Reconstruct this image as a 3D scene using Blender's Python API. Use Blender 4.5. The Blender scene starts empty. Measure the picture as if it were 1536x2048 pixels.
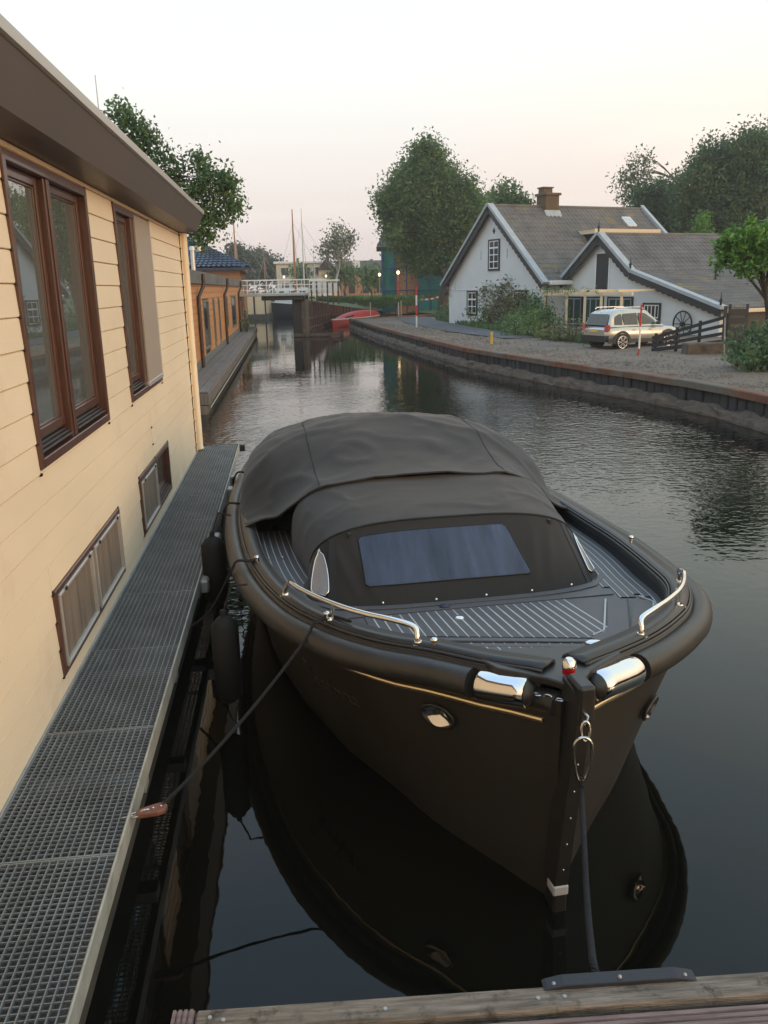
import bpy, bmesh, math, random
import numpy as np
from mathutils import Vector, Matrix, noise
R = math.radians
random.seed(7); rng = np.random.default_rng(7)
S = bpy.context.scene; COL = S.collection

# ---------------------------------------------------------------- camera
F, HOR, H, ROLL = 1660.0, 574.0, 2.7, R(1.2)
PITCH = math.atan((1024 - HOR) / F)
cam_d = bpy.data.cameras.new('camera'); cam = bpy.data.objects.new('camera', cam_d); COL.objects.link(cam)
cam_d.sensor_fit = 'VERTICAL'; cam_d.sensor_height = 24.0; cam_d.lens = 24.0 * F / 2048.0
cam_d.clip_start = 0.05; cam_d.clip_end = 5000
cam.matrix_world = Matrix.Translation((0, 0, H)) @ Matrix.Rotation(R(90) - PITCH, 4, 'X') @ Matrix.Rotation(-ROLL, 4, 'Z')
S.camera = cam
# ---------------------------------------------------------------- light
SUN_AZ, SUN_EL = 122.0, 7.0          # compass degrees clockwise from +Y, elevation
w = bpy.data.worlds.new('World'); S.world = w; w.use_nodes = True
wn, wl = w.node_tree.nodes, w.node_tree.links
bg = wn['Background']
sky = wn.new('ShaderNodeTexSky'); sky.sky_type = 'NISHITA'; sky.sun_disc = False
sky.sun_elevation = R(SUN_EL); sky.sun_rotation = R(SUN_AZ); sky.air_density = 1.0; sky.dust_density = 1.5; sky.ozone_density = 1.0
tc = wn.new('ShaderNodeTexCoord'); sx = wn.new('ShaderNodeSeparateXYZ'); wl.new(tc.outputs['Generated'], sx.inputs[0])
rampz = wn.new('ShaderNodeValToRGB'); wl.new(sx.outputs['Z'], rampz.inputs[0])
cr = rampz.color_ramp
cr.elements[0].position = 0.0; cr.elements[0].color = (0.64, 0.56, 0.57, 1)
cr.elements[1].position = 1.0; cr.elements[1].color = (0.52, 0.82, 1.30, 1)
for p, c in ((0.05, (0.72, 0.62, 0.61)), (0.13, (0.84, 0.76, 0.72)), (0.21, (0.90, 0.90, 0.86)), (0.32, (0.87, 1.0, 1.0)), (0.60, (0.72, 0.98, 1.22))):
    e = cr.elements.new(p); e.color = (*c, 1)
mixs = wn.new('ShaderNodeMix'); mixs.data_type = 'RGBA'; mixs.inputs[0].default_value = 0.88
skm = wn.new('ShaderNodeMix'); skm.data_type = 'RGBA'; skm.blend_type = 'MULTIPLY'; skm.inputs[0].default_value = 1
skm.inputs[7].default_value = (0.16, 0.16, 0.16, 1)
wl.new(sky.outputs[0], skm.inputs[6]); wl.new(skm.outputs[2], mixs.inputs[6]); wl.new(rampz.outputs[0], mixs.inputs[7])
# the sky grows warmer towards the side of the sunset
warm = wn.new('ShaderNodeMapRange'); warm.inputs[1].default_value = -0.5; warm.inputs[2].default_value = 1.0; warm.inputs[3].default_value = 0.0; warm.inputs[4].default_value = 1.0
dt = wn.new('ShaderNodeVectorMath'); dt.operation = 'DOT_PRODUCT'; dt.inputs[1].default_value = (math.sin(R(SUN_AZ)), math.cos(R(SUN_AZ)), 0); wl.new(tc.outputs['Generated'], dt.inputs[0]); wl.new(dt.outputs['Value'], warm.inputs[0])
tint = wn.new('ShaderNodeMix'); tint.data_type = 'RGBA'; tint.inputs[6].default_value = (1.0, 1.0, 1.0, 1); tint.inputs[7].default_value = (1.42, 1.16, 0.84, 1); wl.new(warm.outputs[0], tint.inputs[0])
mw = wn.new('ShaderNodeMix'); mw.data_type = 'RGBA'; mw.blend_type = 'MULTIPLY'; mw.inputs[0].default_value = 1; cm = wn.new('ShaderNodeMapping'); cm.inputs['Scale'].default_value = (1.2, 1.2, 9.0); wl.new(tc.outputs['Generated'], cm.inputs[0])
cn = wn.new('ShaderNodeTexNoise'); cn.inputs['Scale'].default_value = 2.2; cn.inputs['Detail'].default_value = 6; cn.inputs['Roughness'].default_value = 0.55; wl.new(cm.outputs[0], cn.inputs['Vector'])
crr = wn.new('ShaderNodeMapRange'); crr.inputs[1].default_value = 0.48; crr.inputs[2].default_value = 0.75; crr.inputs[3].default_value = 0.0; crr.inputs[4].default_value = 0.30; wl.new(cn.outputs['Fac'], crr.inputs[0])
cl_ = wn.new('ShaderNodeMix'); cl_.data_type = 'RGBA'; cl_.inputs[7].default_value = (0.98, 0.90, 0.86, 1); wl.new(crr.outputs[0], cl_.inputs[0]); wl.new(mixs.outputs[2], cl_.inputs[6]); wl.new(cl_.outputs[2], mw.inputs[6]); wl.new(tint.outputs[2], mw.inputs[7])
wl.new(mw.outputs[2], bg.inputs[0]); bg.inputs[1].default_value = 1.12
sun_d = bpy.data.lights.new('sun', 'SUN'); sun = bpy.data.objects.new('sun', sun_d); COL.objects.link(sun)
sun_d.energy = 1.1; sun_d.angle = R(24); sun_d.color = (1.0, 0.62, 0.32)
sdir = Vector((math.sin(R(SUN_AZ)) * math.cos(R(SUN_EL)), math.cos(R(SUN_AZ)) * math.cos(R(SUN_EL)), math.sin(R(SUN_EL))))
sun.rotation_euler = sdir.to_track_quat('Z', 'Y').to_euler(); sun.location = (20, -10, 12)
S.view_settings.view_transform = 'Standard'; S.view_settings.look = 'None'
S.view_settings.exposure = 0.16; S.view_settings.gamma = 1.0; S.view_settings.use_curve_mapping = False
S.render.engine = 'CYCLES'; S.cycles.volume_bounces = 1; S.render.resolution_x = 768; S.render.resolution_y = 1024

# ---------------------------------------------------------------- helpers
def ray(px, py):
    u = (px - 768) / F; v = (1024 - py) / F
    u, v = u * math.cos(ROLL) + v * math.sin(ROLL), -u * math.sin(ROLL) + v * math.cos(ROLL)
    c, s = math.cos(PITCH), math.sin(PITCH)
    return Vector((u, c + v * s, -s + v * c))
def gp(px, py, z=0.0):               # where a sight line meets the level z
    r = ray(px, py); t = (z - H) / r.z; return Vector((r.x * t, r.y * t, z))
def at(px, py, Y):                   # where a sight line meets the distance Y
    r = ray(px, py); t = Y / r.y; return Vector((r.x * t, Y, H + r.z * t))

MATS = {}
def mat(name, col, rough=0.6, metal=0.0, var=0.15, scale=6.0, bump=0.0, bscale=40.0, spec=None, ior=None, stretch=None, col2=None, coat=0.0, sheen=0.0, dirt=None):
    m = bpy.data.materials.new(name); m.use_nodes = True; N, L = m.node_tree.nodes, m.node_tree.links
    b = N['Principled BSDF']; b.inputs['Roughness'].default_value = rough; b.inputs['Metallic'].default_value = metal
    if spec is not None: b.inputs['Specular IOR Level'].default_value = spec
    if ior: b.inputs['IOR'].default_value = ior
    if coat: b.inputs['Coat Weight'].default_value = coat
    if sheen: b.inputs['Sheen Weight'].default_value = sheen
    g = N.new('ShaderNodeTexCoord'); mp = N.new('ShaderNodeMapping'); L.new(g.outputs['Object'], mp.inputs[0])
    if stretch: mp.inputs['Scale'].default_value = stretch
    nz = N.new('ShaderNodeTexNoise'); nz.inputs['Scale'].default_value = scale; nz.inputs['Detail'].default_value = 6; nz.inputs['Roughness'].default_value = 0.6
    L.new(mp.outputs[0], nz.inputs['Vector'])
    r = N.new('ShaderNodeValToRGB'); r.color_ramp.elements[0].position = 0.3; r.color_ramp.elements[1].position = 0.7
    c2 = col2 or tuple(min(1, c * (1 + var)) for c in col); c1 = tuple(c * (1 - var) for c in col) if not col2 else col
    r.color_ramp.elements[0].color = (*c1, 1); r.color_ramp.elements[1].color = (*c2, 1)
    L.new(nz.outputs['Fac'], r.inputs[0]); out = r.outputs[0]
    if dirt:
        n2 = N.new('ShaderNodeTexNoise'); n2.inputs['Scale'].default_value = dirt[1]; n2.inputs['Detail'].default_value = 8; n2.inputs['Roughness'].default_value = 0.7
        L.new(g.outputs['Object'], n2.inputs['Vector'])
        r2 = N.new('ShaderNodeValToRGB'); r2.color_ramp.elements[0].position = dirt[2]; r2.color_ramp.elements[1].position = dirt[2] + 0.15
        L.new(n2.outputs['Fac'], r2.inputs[0]); mx = N.new('ShaderNodeMix'); mx.data_type = 'RGBA'
        L.new(r2.outputs[0], mx.inputs[0]); L.new(out, mx.inputs[6]); mx.inputs[7].default_value = (*dirt[0], 1); out = mx.outputs[2]
    L.new(out, b.inputs['Base Color'])
    rr = N.new('ShaderNodeMapRange'); rr.inputs[3].default_value = rough - min(0.06, rough * 0.3); rr.inputs[4].default_value = min(1, rough + min(0.08, rough * 0.5))
    L.new(nz.outputs['Fac'], rr.inputs[0]); L.new(rr.outputs[0], b.inputs['Roughness'])
    if bump:
        bn = N.new('ShaderNodeTexNoise'); bn.inputs['Scale'].default_value = bscale; bn.inputs['Detail'].default_value = 5; L.new(mp.outputs[0], bn.inputs['Vector'])
        bp = N.new('ShaderNodeBump'); bp.inputs['Strength'].default_value = bump; bp.inputs['Distance'].default_value = 0.01
        L.new(bn.outputs['Fac'], bp.inputs['Height']); L.new(bp.outputs[0], b.inputs['Normal'])
    MATS[name] = m; return m
def leafmat(name, dark, light, scale=0.8, tr=0.25):
    m = bpy.data.materials.new(name); m.use_nodes = True; N, L = m.node_tree.nodes, m.node_tree.links
    b = N['Principled BSDF']; b.inputs['Roughness'].default_value = 0.55; b.inputs['Specular IOR Level'].default_value = 0.3
    g = N.new('ShaderNodeNewGeometry'); nz = N.new('ShaderNodeTexNoise'); nz.inputs['Scale'].default_value = scale; nz.inputs['Detail'].default_value = 3
    L.new(g.outputs['Position'], nz.inputs['Vector'])
    wnz = N.new('ShaderNodeMath'); wnz.operation = 'MULTIPLY_ADD'; wnz.inputs[1].default_value = 0.45; L.new(g.outputs['Random Per Island'], wnz.inputs[0])
    sub = N.new('ShaderNodeMath'); sub.operation = 'SUBTRACT'; sub.inputs[1].default_value = 0.22; L.new(nz.outputs['Fac'], sub.inputs[0]); L.new(sub.outputs[0], wnz.inputs[2])
    r = N.new('ShaderNodeValToRGB'); r.color_ramp.elements[0].position = 0.3; r.color_ramp.elements[1].position = 0.72
    r.color_ramp.elements[0].color = (*dark, 1); r.color_ramp.elements[1].color = (*light, 1)
    L.new(wnz.outputs[0], r.inputs[0]); L.new(r.outputs[0], b.inputs['Base Color'])
    t = N.new('ShaderNodeBsdfTranslucent'); L.new(r.outputs[0], t.inputs[0]); mx = N.new('ShaderNodeMixShader'); mx.inputs[0].default_value = tr
    L.new(b.outputs[0], mx.inputs[1]); L.new(t.outputs[0], mx.inputs[2]); L.new(mx.outputs[0], N['Material Output'].inputs[0])
    MATS[name] = m; return m

class MB:
    def __init__(s): s.v = []; s.f = []; s.sm = []
    def add(s, v, f, smooth=False):
        o = len(s.v); s.v += [tuple(p) for p in v]; s.f += [tuple(i + o for i in q) for q in f]; s.sm += [smooth] * len(f); return s
    def box(s, lo, hi, M=None):
        x0, y0, z0 = lo; x1, y1, z1 = hi
        v = [(x0, y0, z0), (x1, y0, z0), (x1, y1, z0), (x0, y1, z0), (x0, y0, z1), (x1, y0, z1), (x1, y1, z1), (x0, y1, z1)]
        if M: v = [M @ Vector(p) for p in v]
        return s.add(v, [(3, 2, 1, 0), (4, 5, 6, 7), (0, 1, 5, 4), (1, 2, 6, 5), (2, 3, 7, 6), (3, 0, 4, 7)])
    def bbox(s, lo, hi, b=0.004, M=None):     # box with chamfered edges
        bm = bmesh.new(); bmesh.ops.create_cube(bm, size=1)
        c = [(lo[i] + hi[i]) / 2 for i in range(3)]; d = [hi[i] - lo[i] for i in range(3)]
        for v in bm.verts: v.co = Vector((c[0] + v.co.x * d[0], c[1] + v.co.y * d[1], c[2] + v.co.z * d[2]))
        bmesh.ops.bevel(bm, geom=bm.edges[:], offset=min(b, min(d) * 0.45), segments=1, affect='EDGES')
        bm.verts.index_update(); v = [(M @ q.co if M else q.co.copy()) for q in bm.verts]; f = [[q.index for q in p.verts] for p in bm.faces]
        bm.free(); return s.add(v, f)
    def tube(s, pts, r, n=8, cap=True, closed=False, smooth=True):
        pts = [Vector(p) for p in pts]; m = len(pts); rs = r if isinstance(r, (list, tuple)) else [r] * m
        v = []; f = []; up = None
        for i, p in enumerate(pts):
            a = pts[(i - 1) % m] if (closed or i > 0) else p; b = pts[(i + 1) % m] if (closed or i < m - 1) else p
            t = (b - a).normalized()
            if up is None: up = Vector((0, 0, 1)) if abs(t.z) < 0.9 else Vector((1, 0, 0))
            x = t.cross(up)
            if x.length < 1e-4: x = t.cross(Vector((1, 0, 0.1)))
            x.normalize(); y = x.cross(t).normalized(); up = y
            for k in range(n):
                q = 2 * math.pi * k / n; v.append(p + (x * math.cos(q) + y * math.sin(q)) * rs[i])
        for i in range(m if closed else m - 1):
            for k in range(n):
                j = (i + 1) % m; f.append((i * n + k, i * n + (k + 1) % n, j * n + (k + 1) % n, j * n + k))
        s.add(v, f, smooth)
        if cap and not closed:
            s.add([v[k] for k in range(n)], [tuple(range(n))[::-1]]); s.add([v[(m - 1) * n + k] for k in range(n)], [tuple(range(n))])
        return s
    def bar(s, a, b, wx, wz, b_=None):       # rectangular bar between two points
        a, b = Vector(a), Vector(b); t = (b - a).normalized(); up = Vector((0, 0, 1)) if abs(t.z) < 0.95 else Vector((0, 1, 0))
        x = t.cross(up).normalized() * wx / 2; y = x.cross(t).normalized() * wz / 2
        v = [a - x - y, a + x - y, a + x + y, a - x + y, b - x - y, b + x - y, b + x + y, b - x + y]
        return s.add(v, [(3, 2, 1, 0), (4, 5, 6, 7), (0, 1, 5, 4), (1, 2, 6, 5), (2, 3, 7, 6), (3, 0, 4, 7)])
    def grid(s, rows, smooth=True, flip=False, thick=None):
        n = len(rows[0]); v = [p for r_ in rows for p in r_]; f = []
        for i in range(len(rows) - 1):
            for k in range(n - 1):
                q = (i * n + k, i * n + k + 1, (i + 1) * n + k + 1, (i + 1) * n + k); f.append(q[::-1] if flip else q)
        return s.add(v, f, smooth)
    def prism(s, poly, t):                   # polygon (3d points) pushed along vector t
        t = Vector(t); n = len(poly); a = [Vector(p) for p in poly]; b = [p + t for p in a]
        return s.add(a + b, [tuple(range(n))[::-1], tuple(range(n, 2 * n))] + [(i, (i + 1) % n, n + (i + 1) % n, n + i) for i in range(n)])
    def sphere(s, c, r, n=10, m=6, sc=(1, 1, 1)):
        rows = [[(c[0] + r * sc[0] * math.cos(2 * math.pi * k / n) * math.sin(math.pi * i / m), c[1] + r * sc[1] * math.sin(2 * math.pi * k / n) * math.sin(math.pi * i / m), c[2] + r * sc[2] * math.cos(math.pi * i / m)) for k in range(n + 1)] for i in range(m + 1)]
        return s.grid(rows, True, True)
    def build(s, name, m, parent=None, solid=None):
        me = bpy.data.meshes.new(name); me.from_pydata(s.v, [], s.f); me.materials.append(MATS[m] if isinstance(m, str) else m)
        me.polygons.foreach_set('use_smooth', s.sm); me.validate(); me.update()
        o = bpy.data.objects.new(name, me); COL.objects.link(o)
        if parent: o.parent = parent
        if solid:
            md = o.modifiers.new('thick', 'SOLIDIFY'); md.thickness = solid; md.offset = -1
        return o
def tag(o, label=None, cat=None, group=None, kind=None):
    if label: o['label'] = label
    if cat: o['category'] = cat
    if group: o['group'] = group
    if kind: o['kind'] = kind
    return o
def empty(name, loc=(0, 0, 0), rz=0.0, label=None, cat=None, group=None, kind=None):
    o = bpy.data.objects.new(name, None); COL.objects.link(o); o.location = loc; o.rotation_euler = (0, 0, rz); o.empty_display_size = 0.2
    return tag(o, label, cat, group, kind)
def share(src, parent, loc=(0, 0, 0), rot=None):
    o = src.copy(); COL.objects.link(o); o.parent = parent; o.location = loc
    if rot is not None: o.rotation_euler = rot
    return o
def interp(tab, x):
    if x <= tab[0][0]: return tab[0][1]
    for (a, b), (c, d) in zip(tab, tab[1:]):
        if x <= c: return b + (d - b) * (x - a) / (c - a)
    return tab[-1][1]
def smooth(tab, x):                          # cubic through the table
    n = len(tab)
    if x <= tab[0][0]: return tab[0][1]
    if x >= tab[-1][0]: return tab[-1][1]
    for i in range(n - 1):
        if x <= tab[i + 1][0]:
            (x0, y0), (x1, y1) = tab[i], tab[i + 1]
            m0 = (y1 - tab[i - 1][1]) / (x1 - tab[i - 1][0]) if i > 0 else (y1 - y0) / (x1 - x0)
            m1 = (tab[i + 2][1] - y0) / (tab[i + 2][0] - x0) if i < n - 2 else (y1 - y0) / (x1 - x0)
            h = x1 - x0; t = (x - x0) / h
            return (2*t**3-3*t*t+1)*y0 + (t**3-2*t*t+t)*h*m0 + (-2*t**3+3*t*t)*y1 + (t**3-t*t)*h*m1
def crom(pts, k=6, closed=False):
    pts = [Vector(p) for p in pts]; n = len(pts); out = []
    for i in range(n if closed else n - 1):
        g = (lambda j: pts[j % n]) if closed else (lambda j: pts[max(0, min(n - 1, j))])
        a, b, c, d = g(i - 1), g(i), g(i + 1), g(i + 2)
        for j in range(k):
            t = j / k; out.append(0.5 * ((2 * b) + (c - a) * t + (2 * a - 5 * b + 4 * c - d) * t * t + (3 * b - a - 3 * c + d) * t ** 3))
    if not closed: out.append(pts[-1])
    return out
def rope(name, pts, r, m, label, group=None, pitch=0.06, n=6, strands=3, k=None):
    P = crom(pts, 6); L = [0]
    for a, b in zip(P, P[1:]): L.append(L[-1] + (b - a).length)
    N_ = int(L[-1] / (pitch / 7)) + 2; mb = MB(); path = []
    j = 0
    for i in range(N_):
        d = L[-1] * i / (N_ - 1)
        while j < len(L) - 2 and L[j + 1] < d: j += 1
        t = (d - L[j]) / max(1e-6, L[j + 1] - L[j]); path.append((P[j].lerp(P[j + 1], t), (P[j + 1] - P[j]).normalized(), d))
    for q in range(strands):
        pp = []
        for p, t, d in path:
            x = t.cross(Vector((0.3, 0.2, 1))).normalized(); y = x.cross(t); a = 2 * math.pi * (d / pitch + q / strands)
            pp.append(p + (x * math.cos(a) + y * math.sin(a)) * r * 0.60)
        mb.tube(pp, r * 0.46, 6)
    return tag(mb.build(name, m), label, 'rope', group)

# ---------------------------------------------------------------- materials
mat('siding', (0.79, 0.665, 0.50), 0.5, var=0.06, scale=1.4, bump=0.12, bscale=70, stretch=(1, 0.25, 1), dirt=((0.70, 0.575, 0.42), 1.1, 0.55))
mat('cream_trim', (0.79, 0.665, 0.50), 0.45, var=0.05, scale=3)
mat('dirty_trim', (0.62, 0.5, 0.32), 0.75, var=0.1, scale=5, dirt=((0.2, 0.17, 0.12), 9, 0.5))
mat('fascia', (0.118, 0.097, 0.094), 0.42, var=0.05, scale=2)
mat('roof_cap', (0.36, 0.33, 0.29), 0.35, metal=0.35, var=0.06, scale=3)
mat('mahogany', (0.080, 0.033, 0.023), 0.35, var=0.3, scale=10, bump=0.1, stretch=(3, 3, 0.4), coat=0.3)
mat('dark_sill', (0.045, 0.04, 0.04), 0.4, var=0.2)
mat('light_alu', (0.55, 0.54, 0.52), 0.35, metal=0.5, var=0.06)
mat('curtain', (0.20, 0.16, 0.13), 0.55, var=0.35, scale=3, stretch=(1, 4, 0.25), bump=0.2, bscale=8)
mat('blind', (0.33, 0.28, 0.24), 0.6, var=0.04)
mat('black', (0.012, 0.012, 0.013), 0.5, var=0.2)
mat('steel_grating', (0.26, 0.275, 0.29), 0.45, metal=0.4, var=0.2, scale=3)
mat('galvanised', (0.36, 0.37, 0.38), 0.5, metal=0.4, var=0.15, scale=5)
mat('pale_edge', (0.42, 0.41, 0.36), 0.6, var=0.2, scale=8, dirt=((0.15, 0.15, 0.12), 12, 0.6))
mat('concrete_dark', (0.07, 0.068, 0.06), 0.8, var=0.3, scale=4, bump=0.3, bscale=20)
mat('hull_paint', (0.030, 0.026, 0.020), 0.42, var=0.10, scale=3, bump=0.05, bscale=200)
mat('gun_paint', (0.022, 0.020, 0.018), 0.36, var=0.12, scale=6, bump=0.08, bscale=160)
mat('rub_tube', (0.030, 0.027, 0.023), 0.38, var=0.18, scale=5, bump=0.2, bscale=120)
mat('plank_dark', (0.082, 0.078, 0.080), 0.5, var=0.18, scale=18, stretch=(6, 0.6, 1), bump=0.1, bscale=60)
mat('caulk', (0.46, 0.45, 0.44), 0.5, var=0.05)
mat('canvas', (0.0165, 0.0165, 0.0185), 0.9, var=0.22, scale=2.5, bump=0.8, bscale=2.6, sheen=0.15)
mat('canvas_front', (0.015, 0.0135, 0.012), 0.88, var=0.2, scale=3, bump=0.9, bscale=3.0, sheen=0.12, stretch=(1.6, 1, .7))
mat('piping', (0.012, 0.012, 0.012), 0.7)
mat('chrome', (0.78, 0.76, 0.73), 0.09, metal=1.0, var=0.03)
mat('steel', (0.6, 0.58, 0.55), 0.22, metal=1.0, var=0.1)
mat('brass', (0.78, 0.62, 0.38), 0.16, metal=0.9, var=0.06)
mat('red_lens', (0.35, 0.01, 0.01), 0.15, var=0.1)
mat('rope_black', (0.016, 0.016, 0.018), 0.9, var=0.3, scale=40)
mat('fender', (0.006, 0.006, 0.007), 0.75, var=0.2, scale=5, bump=0.2)
mat('letter', (0.040, 0.036, 0.032), 0.4, var=0.05)
mat('rope_grey', (0.09, 0.08, 0.075), 0.9, var=0.3, scale=40)
mat('pulley', (0.20, 0.08, 0.055), 0.45, var=0.3, scale=20)
mat('weather_wood', (0.21, 0.178, 0.145), 0.85, var=0.55, scale=5, stretch=(1, 14, 14), bump=0.9, bscale=22, dirt=((0.055, 0.048, 0.036), 13, 0.53))
mat('ribbed_wood', (0.19, 0.135, 0.125), 0.78, var=0.45, scale=6, stretch=(1, 10, 10), bump=0.4, bscale=30)
mat('rubber', (0.018, 0.020, 0.026), 0.55, var=0.2, scale=10, bump=0.25)
mat('orange_wood', (0.50, 0.235, 0.085), 0.45, var=0.12, scale=3, stretch=(1, 0.3, 3), bump=0.1)
mat('orange_brick', (0.38, 0.19, 0.10), 0.8, var=0.2, scale=8, bump=0.4)
mat('slate_fascia', (0.13, 0.135, 0.14), 0.6, var=0.3, scale=1.5)
mat('brown_pipe', (0.035, 0.02, 0.015), 0.4)
mat('dock_wood', (0.13, 0.115, 0.105), 0.75, var=0.3, scale=3, stretch=(6, 0.4, 1), bump=0.4)
mat('blue_tile', (0.017, 0.030, 0.062), 0.22, var=0.35, scale=5)
mat('white_paint', (0.72, 0.72, 0.70), 0.5, var=0.05)
mat('white_wall', (0.58, 0.59, 0.59), 0.85, var=0.06, scale=0.8, bump=0.2, bscale=12, dirt=((0.5, 0.5, 0.47), 1.2, 0.62))
mat('black_paint', (0.016, 0.017, 0.02), 0.5, var=0.2)
mat('verge_board', (0.33, 0.36, 0.38), 0.6, var=0.12, scale=3)
mat('roof_tile', (0.108, 0.100, 0.095), 0.75, var=0.35, scale=1.0, bump=0.3, bscale=14, dirt=((0.17, 0.13, 0.05), 0.55, 0.64))
mat('roof_tile_mossy', (0.118, 0.106, 0.094), 0.8, var=0.3, scale=1.4, bump=0.3, bscale=14, dirt=((0.24, 0.16, 0.04), 0.8, 0.55))
mat('brick', (0.12, 0.085, 0.055), 0.85, var=0.35, scale=9, bump=0.3)
mat('green_drape', (0.012, 0.045, 0.035), 0.8, var=0.3)
mat('gravel', (0.160, 0.124, 0.095), 0.95, var=0.3, scale=1.6, bump=1.0, bscale=14, dirt=((0.085, 0.068, 0.053), 0.8, 0.50))
mat('asphalt', (0.085, 0.085, 0.092), 0.9, var=0.2, scale=2, bump=0.4)
mat('grassland', (0.07, 0.10, 0.035), 0.95, var=0.4, scale=0.6, bump=1.0, bscale=5)
mat('rust', (0.15, 0.062, 0.032), 0.85, var=0.4, scale=3, bump=0.4, dirt=((0.13, 0.11, 0.085), 0.7, 0.45))
mat('pile', (0.028, 0.026, 0.026), 0.75, var=0.5, scale=3, stretch=(1, 1, 0.3), bump=0.5, dirt=((0.075, 0.06, 0.05), 3, 0.6))
mat('ledge', (0.100, 0.073, 0.053), 0.95, var=0.35, scale=4, bump=1.0, bscale=12, dirt=((0.035, 0.035, 0.03), 2.2, 0.55))
mat('red_pile', (0.10, 0.045, 0.035), 0.8, var=0.35, scale=2, stretch=(1, 1, 0.3), bump=0.4)
mat('red_paint', (0.55, 0.035, 0.025), 0.4, var=0.1)
mat('red_cover', (0.48, 0.03, 0.03), 0.45, var=0.15, bump=0.3, bscale=3)
mat('yellow_paint', (0.62, 0.38, 0.06), 0.5, var=0.15)
mat('teal_net', (0.012, 0.15, 0.14), 0.8, var=0.35, scale=0.5, bump=0.4, bscale=2)
mat('blue_steel', (0.015, 0.05, 0.16), 0.5)
mat('sail_wood', (0.36, 0.16, 0.055), 0.4, var=0.15)
mat('mast_alu', (0.50, 0.50, 0.50), 0.4, metal=0.3)
mat('boat_white', (0.62, 0.64, 0.66), 0.3, var=0.05)
mat('boat_blue', (0.05, 0.12, 0.22), 0.4)
mat('navy', (0.02, 0.025, 0.045), 0.5)
mat('cream_wall', (0.66, 0.53, 0.36), 0.7, var=0.05)
mat('brown_roof', (0.065, 0.05, 0.05), 0.8, var=0.2, scale=1)
mat('bark', (0.055, 0.042, 0.03), 0.9, var=0.35, scale=6, stretch=(2, 2, 0.4), bump=0.8, bscale=14)
mat('birch_bark', (0.28, 0.26, 0.24), 0.8, var=0.3)
mat('car_silver', (0.50, 0.48, 0.45), 0.28, metal=0.55, var=0.02, coat=0.6)
mat('car_black', (0.018, 0.018, 0.02), 0.5)
mat('tyre', (0.012, 0.012, 0.012), 0.8)
mat('tape', (0.6, 0.25, 0.15), 0.6)
def glassmat(name, col, ior, rough=0.02):
    m = mat(name, col, rough, var=0.1, ior=ior); return m
mat('window_glass', (0.30, 0.33, 0.32), 0.012, metal=0.7, var=0.04, scale=1)
glassmat('far_glass', (0.03, 0.035, 0.04), 1.6, 0.1)
glassmat('car_glass', (0.02, 0.025, 0.035), 1.7, 0.08)
mat('vinyl', (0.030, 0.040, 0.070), 0.24, var=0.6, scale=1.6, bump=1.0, bscale=1.6, ior=1.5, stretch=(4, 1, .5))
mat('vinyl_clear', (0.30, 0.29, 0.30), 0.2, var=0.2, scale=4, ior=1.6)
mat('lamp_glass', (0.5, 0.5, 0.48), 0.12, metal=0.7)
lm = bpy.data.materials.new('lamp_lit'); lm.use_nodes = True; MATS['lamp_lit'] = lm
lb = lm.node_tree.nodes['Principled BSDF']; lb.inputs['Emission Color'].default_value = (1, 0.72, 0.3, 1); lb.inputs['Emission Strength'].default_value = 3.0
leafmat('leaf_mid', (0.062, 0.118, 0.055), (0.155, 0.255, 0.085), tr=0.4)
leafmat('leaf_dark', (0.050, 0.098, 0.055), (0.125, 0.205, 0.085), 0.5, 0.4)
leafmat('leaf_grey', (0.085, 0.105, 0.065), (0.20, 0.225, 0.13), 0.8, 0.35)
leafmat('leaf_bright', (0.065, 0.165, 0.030), (0.19, 0.36, 0.07), 1.5, 0.35)
leafmat('leaf_bush', (0.052, 0.105, 0.040), (0.155, 0.25, 0.085), 1.5, 0.35)
leafmat('leaf_russet', (0.085, 0.095, 0.045), (0.21, 0.21, 0.11), 1.5, 0.3)
leafmat('leaf_far', (0.060, 0.080, 0.062), (0.11, 0.135, 0.095), 0.3)
leafmat('flower_white', (0.5, 0.5, 0.45), (0.7, 0.7, 0.66), 1.5)

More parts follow.
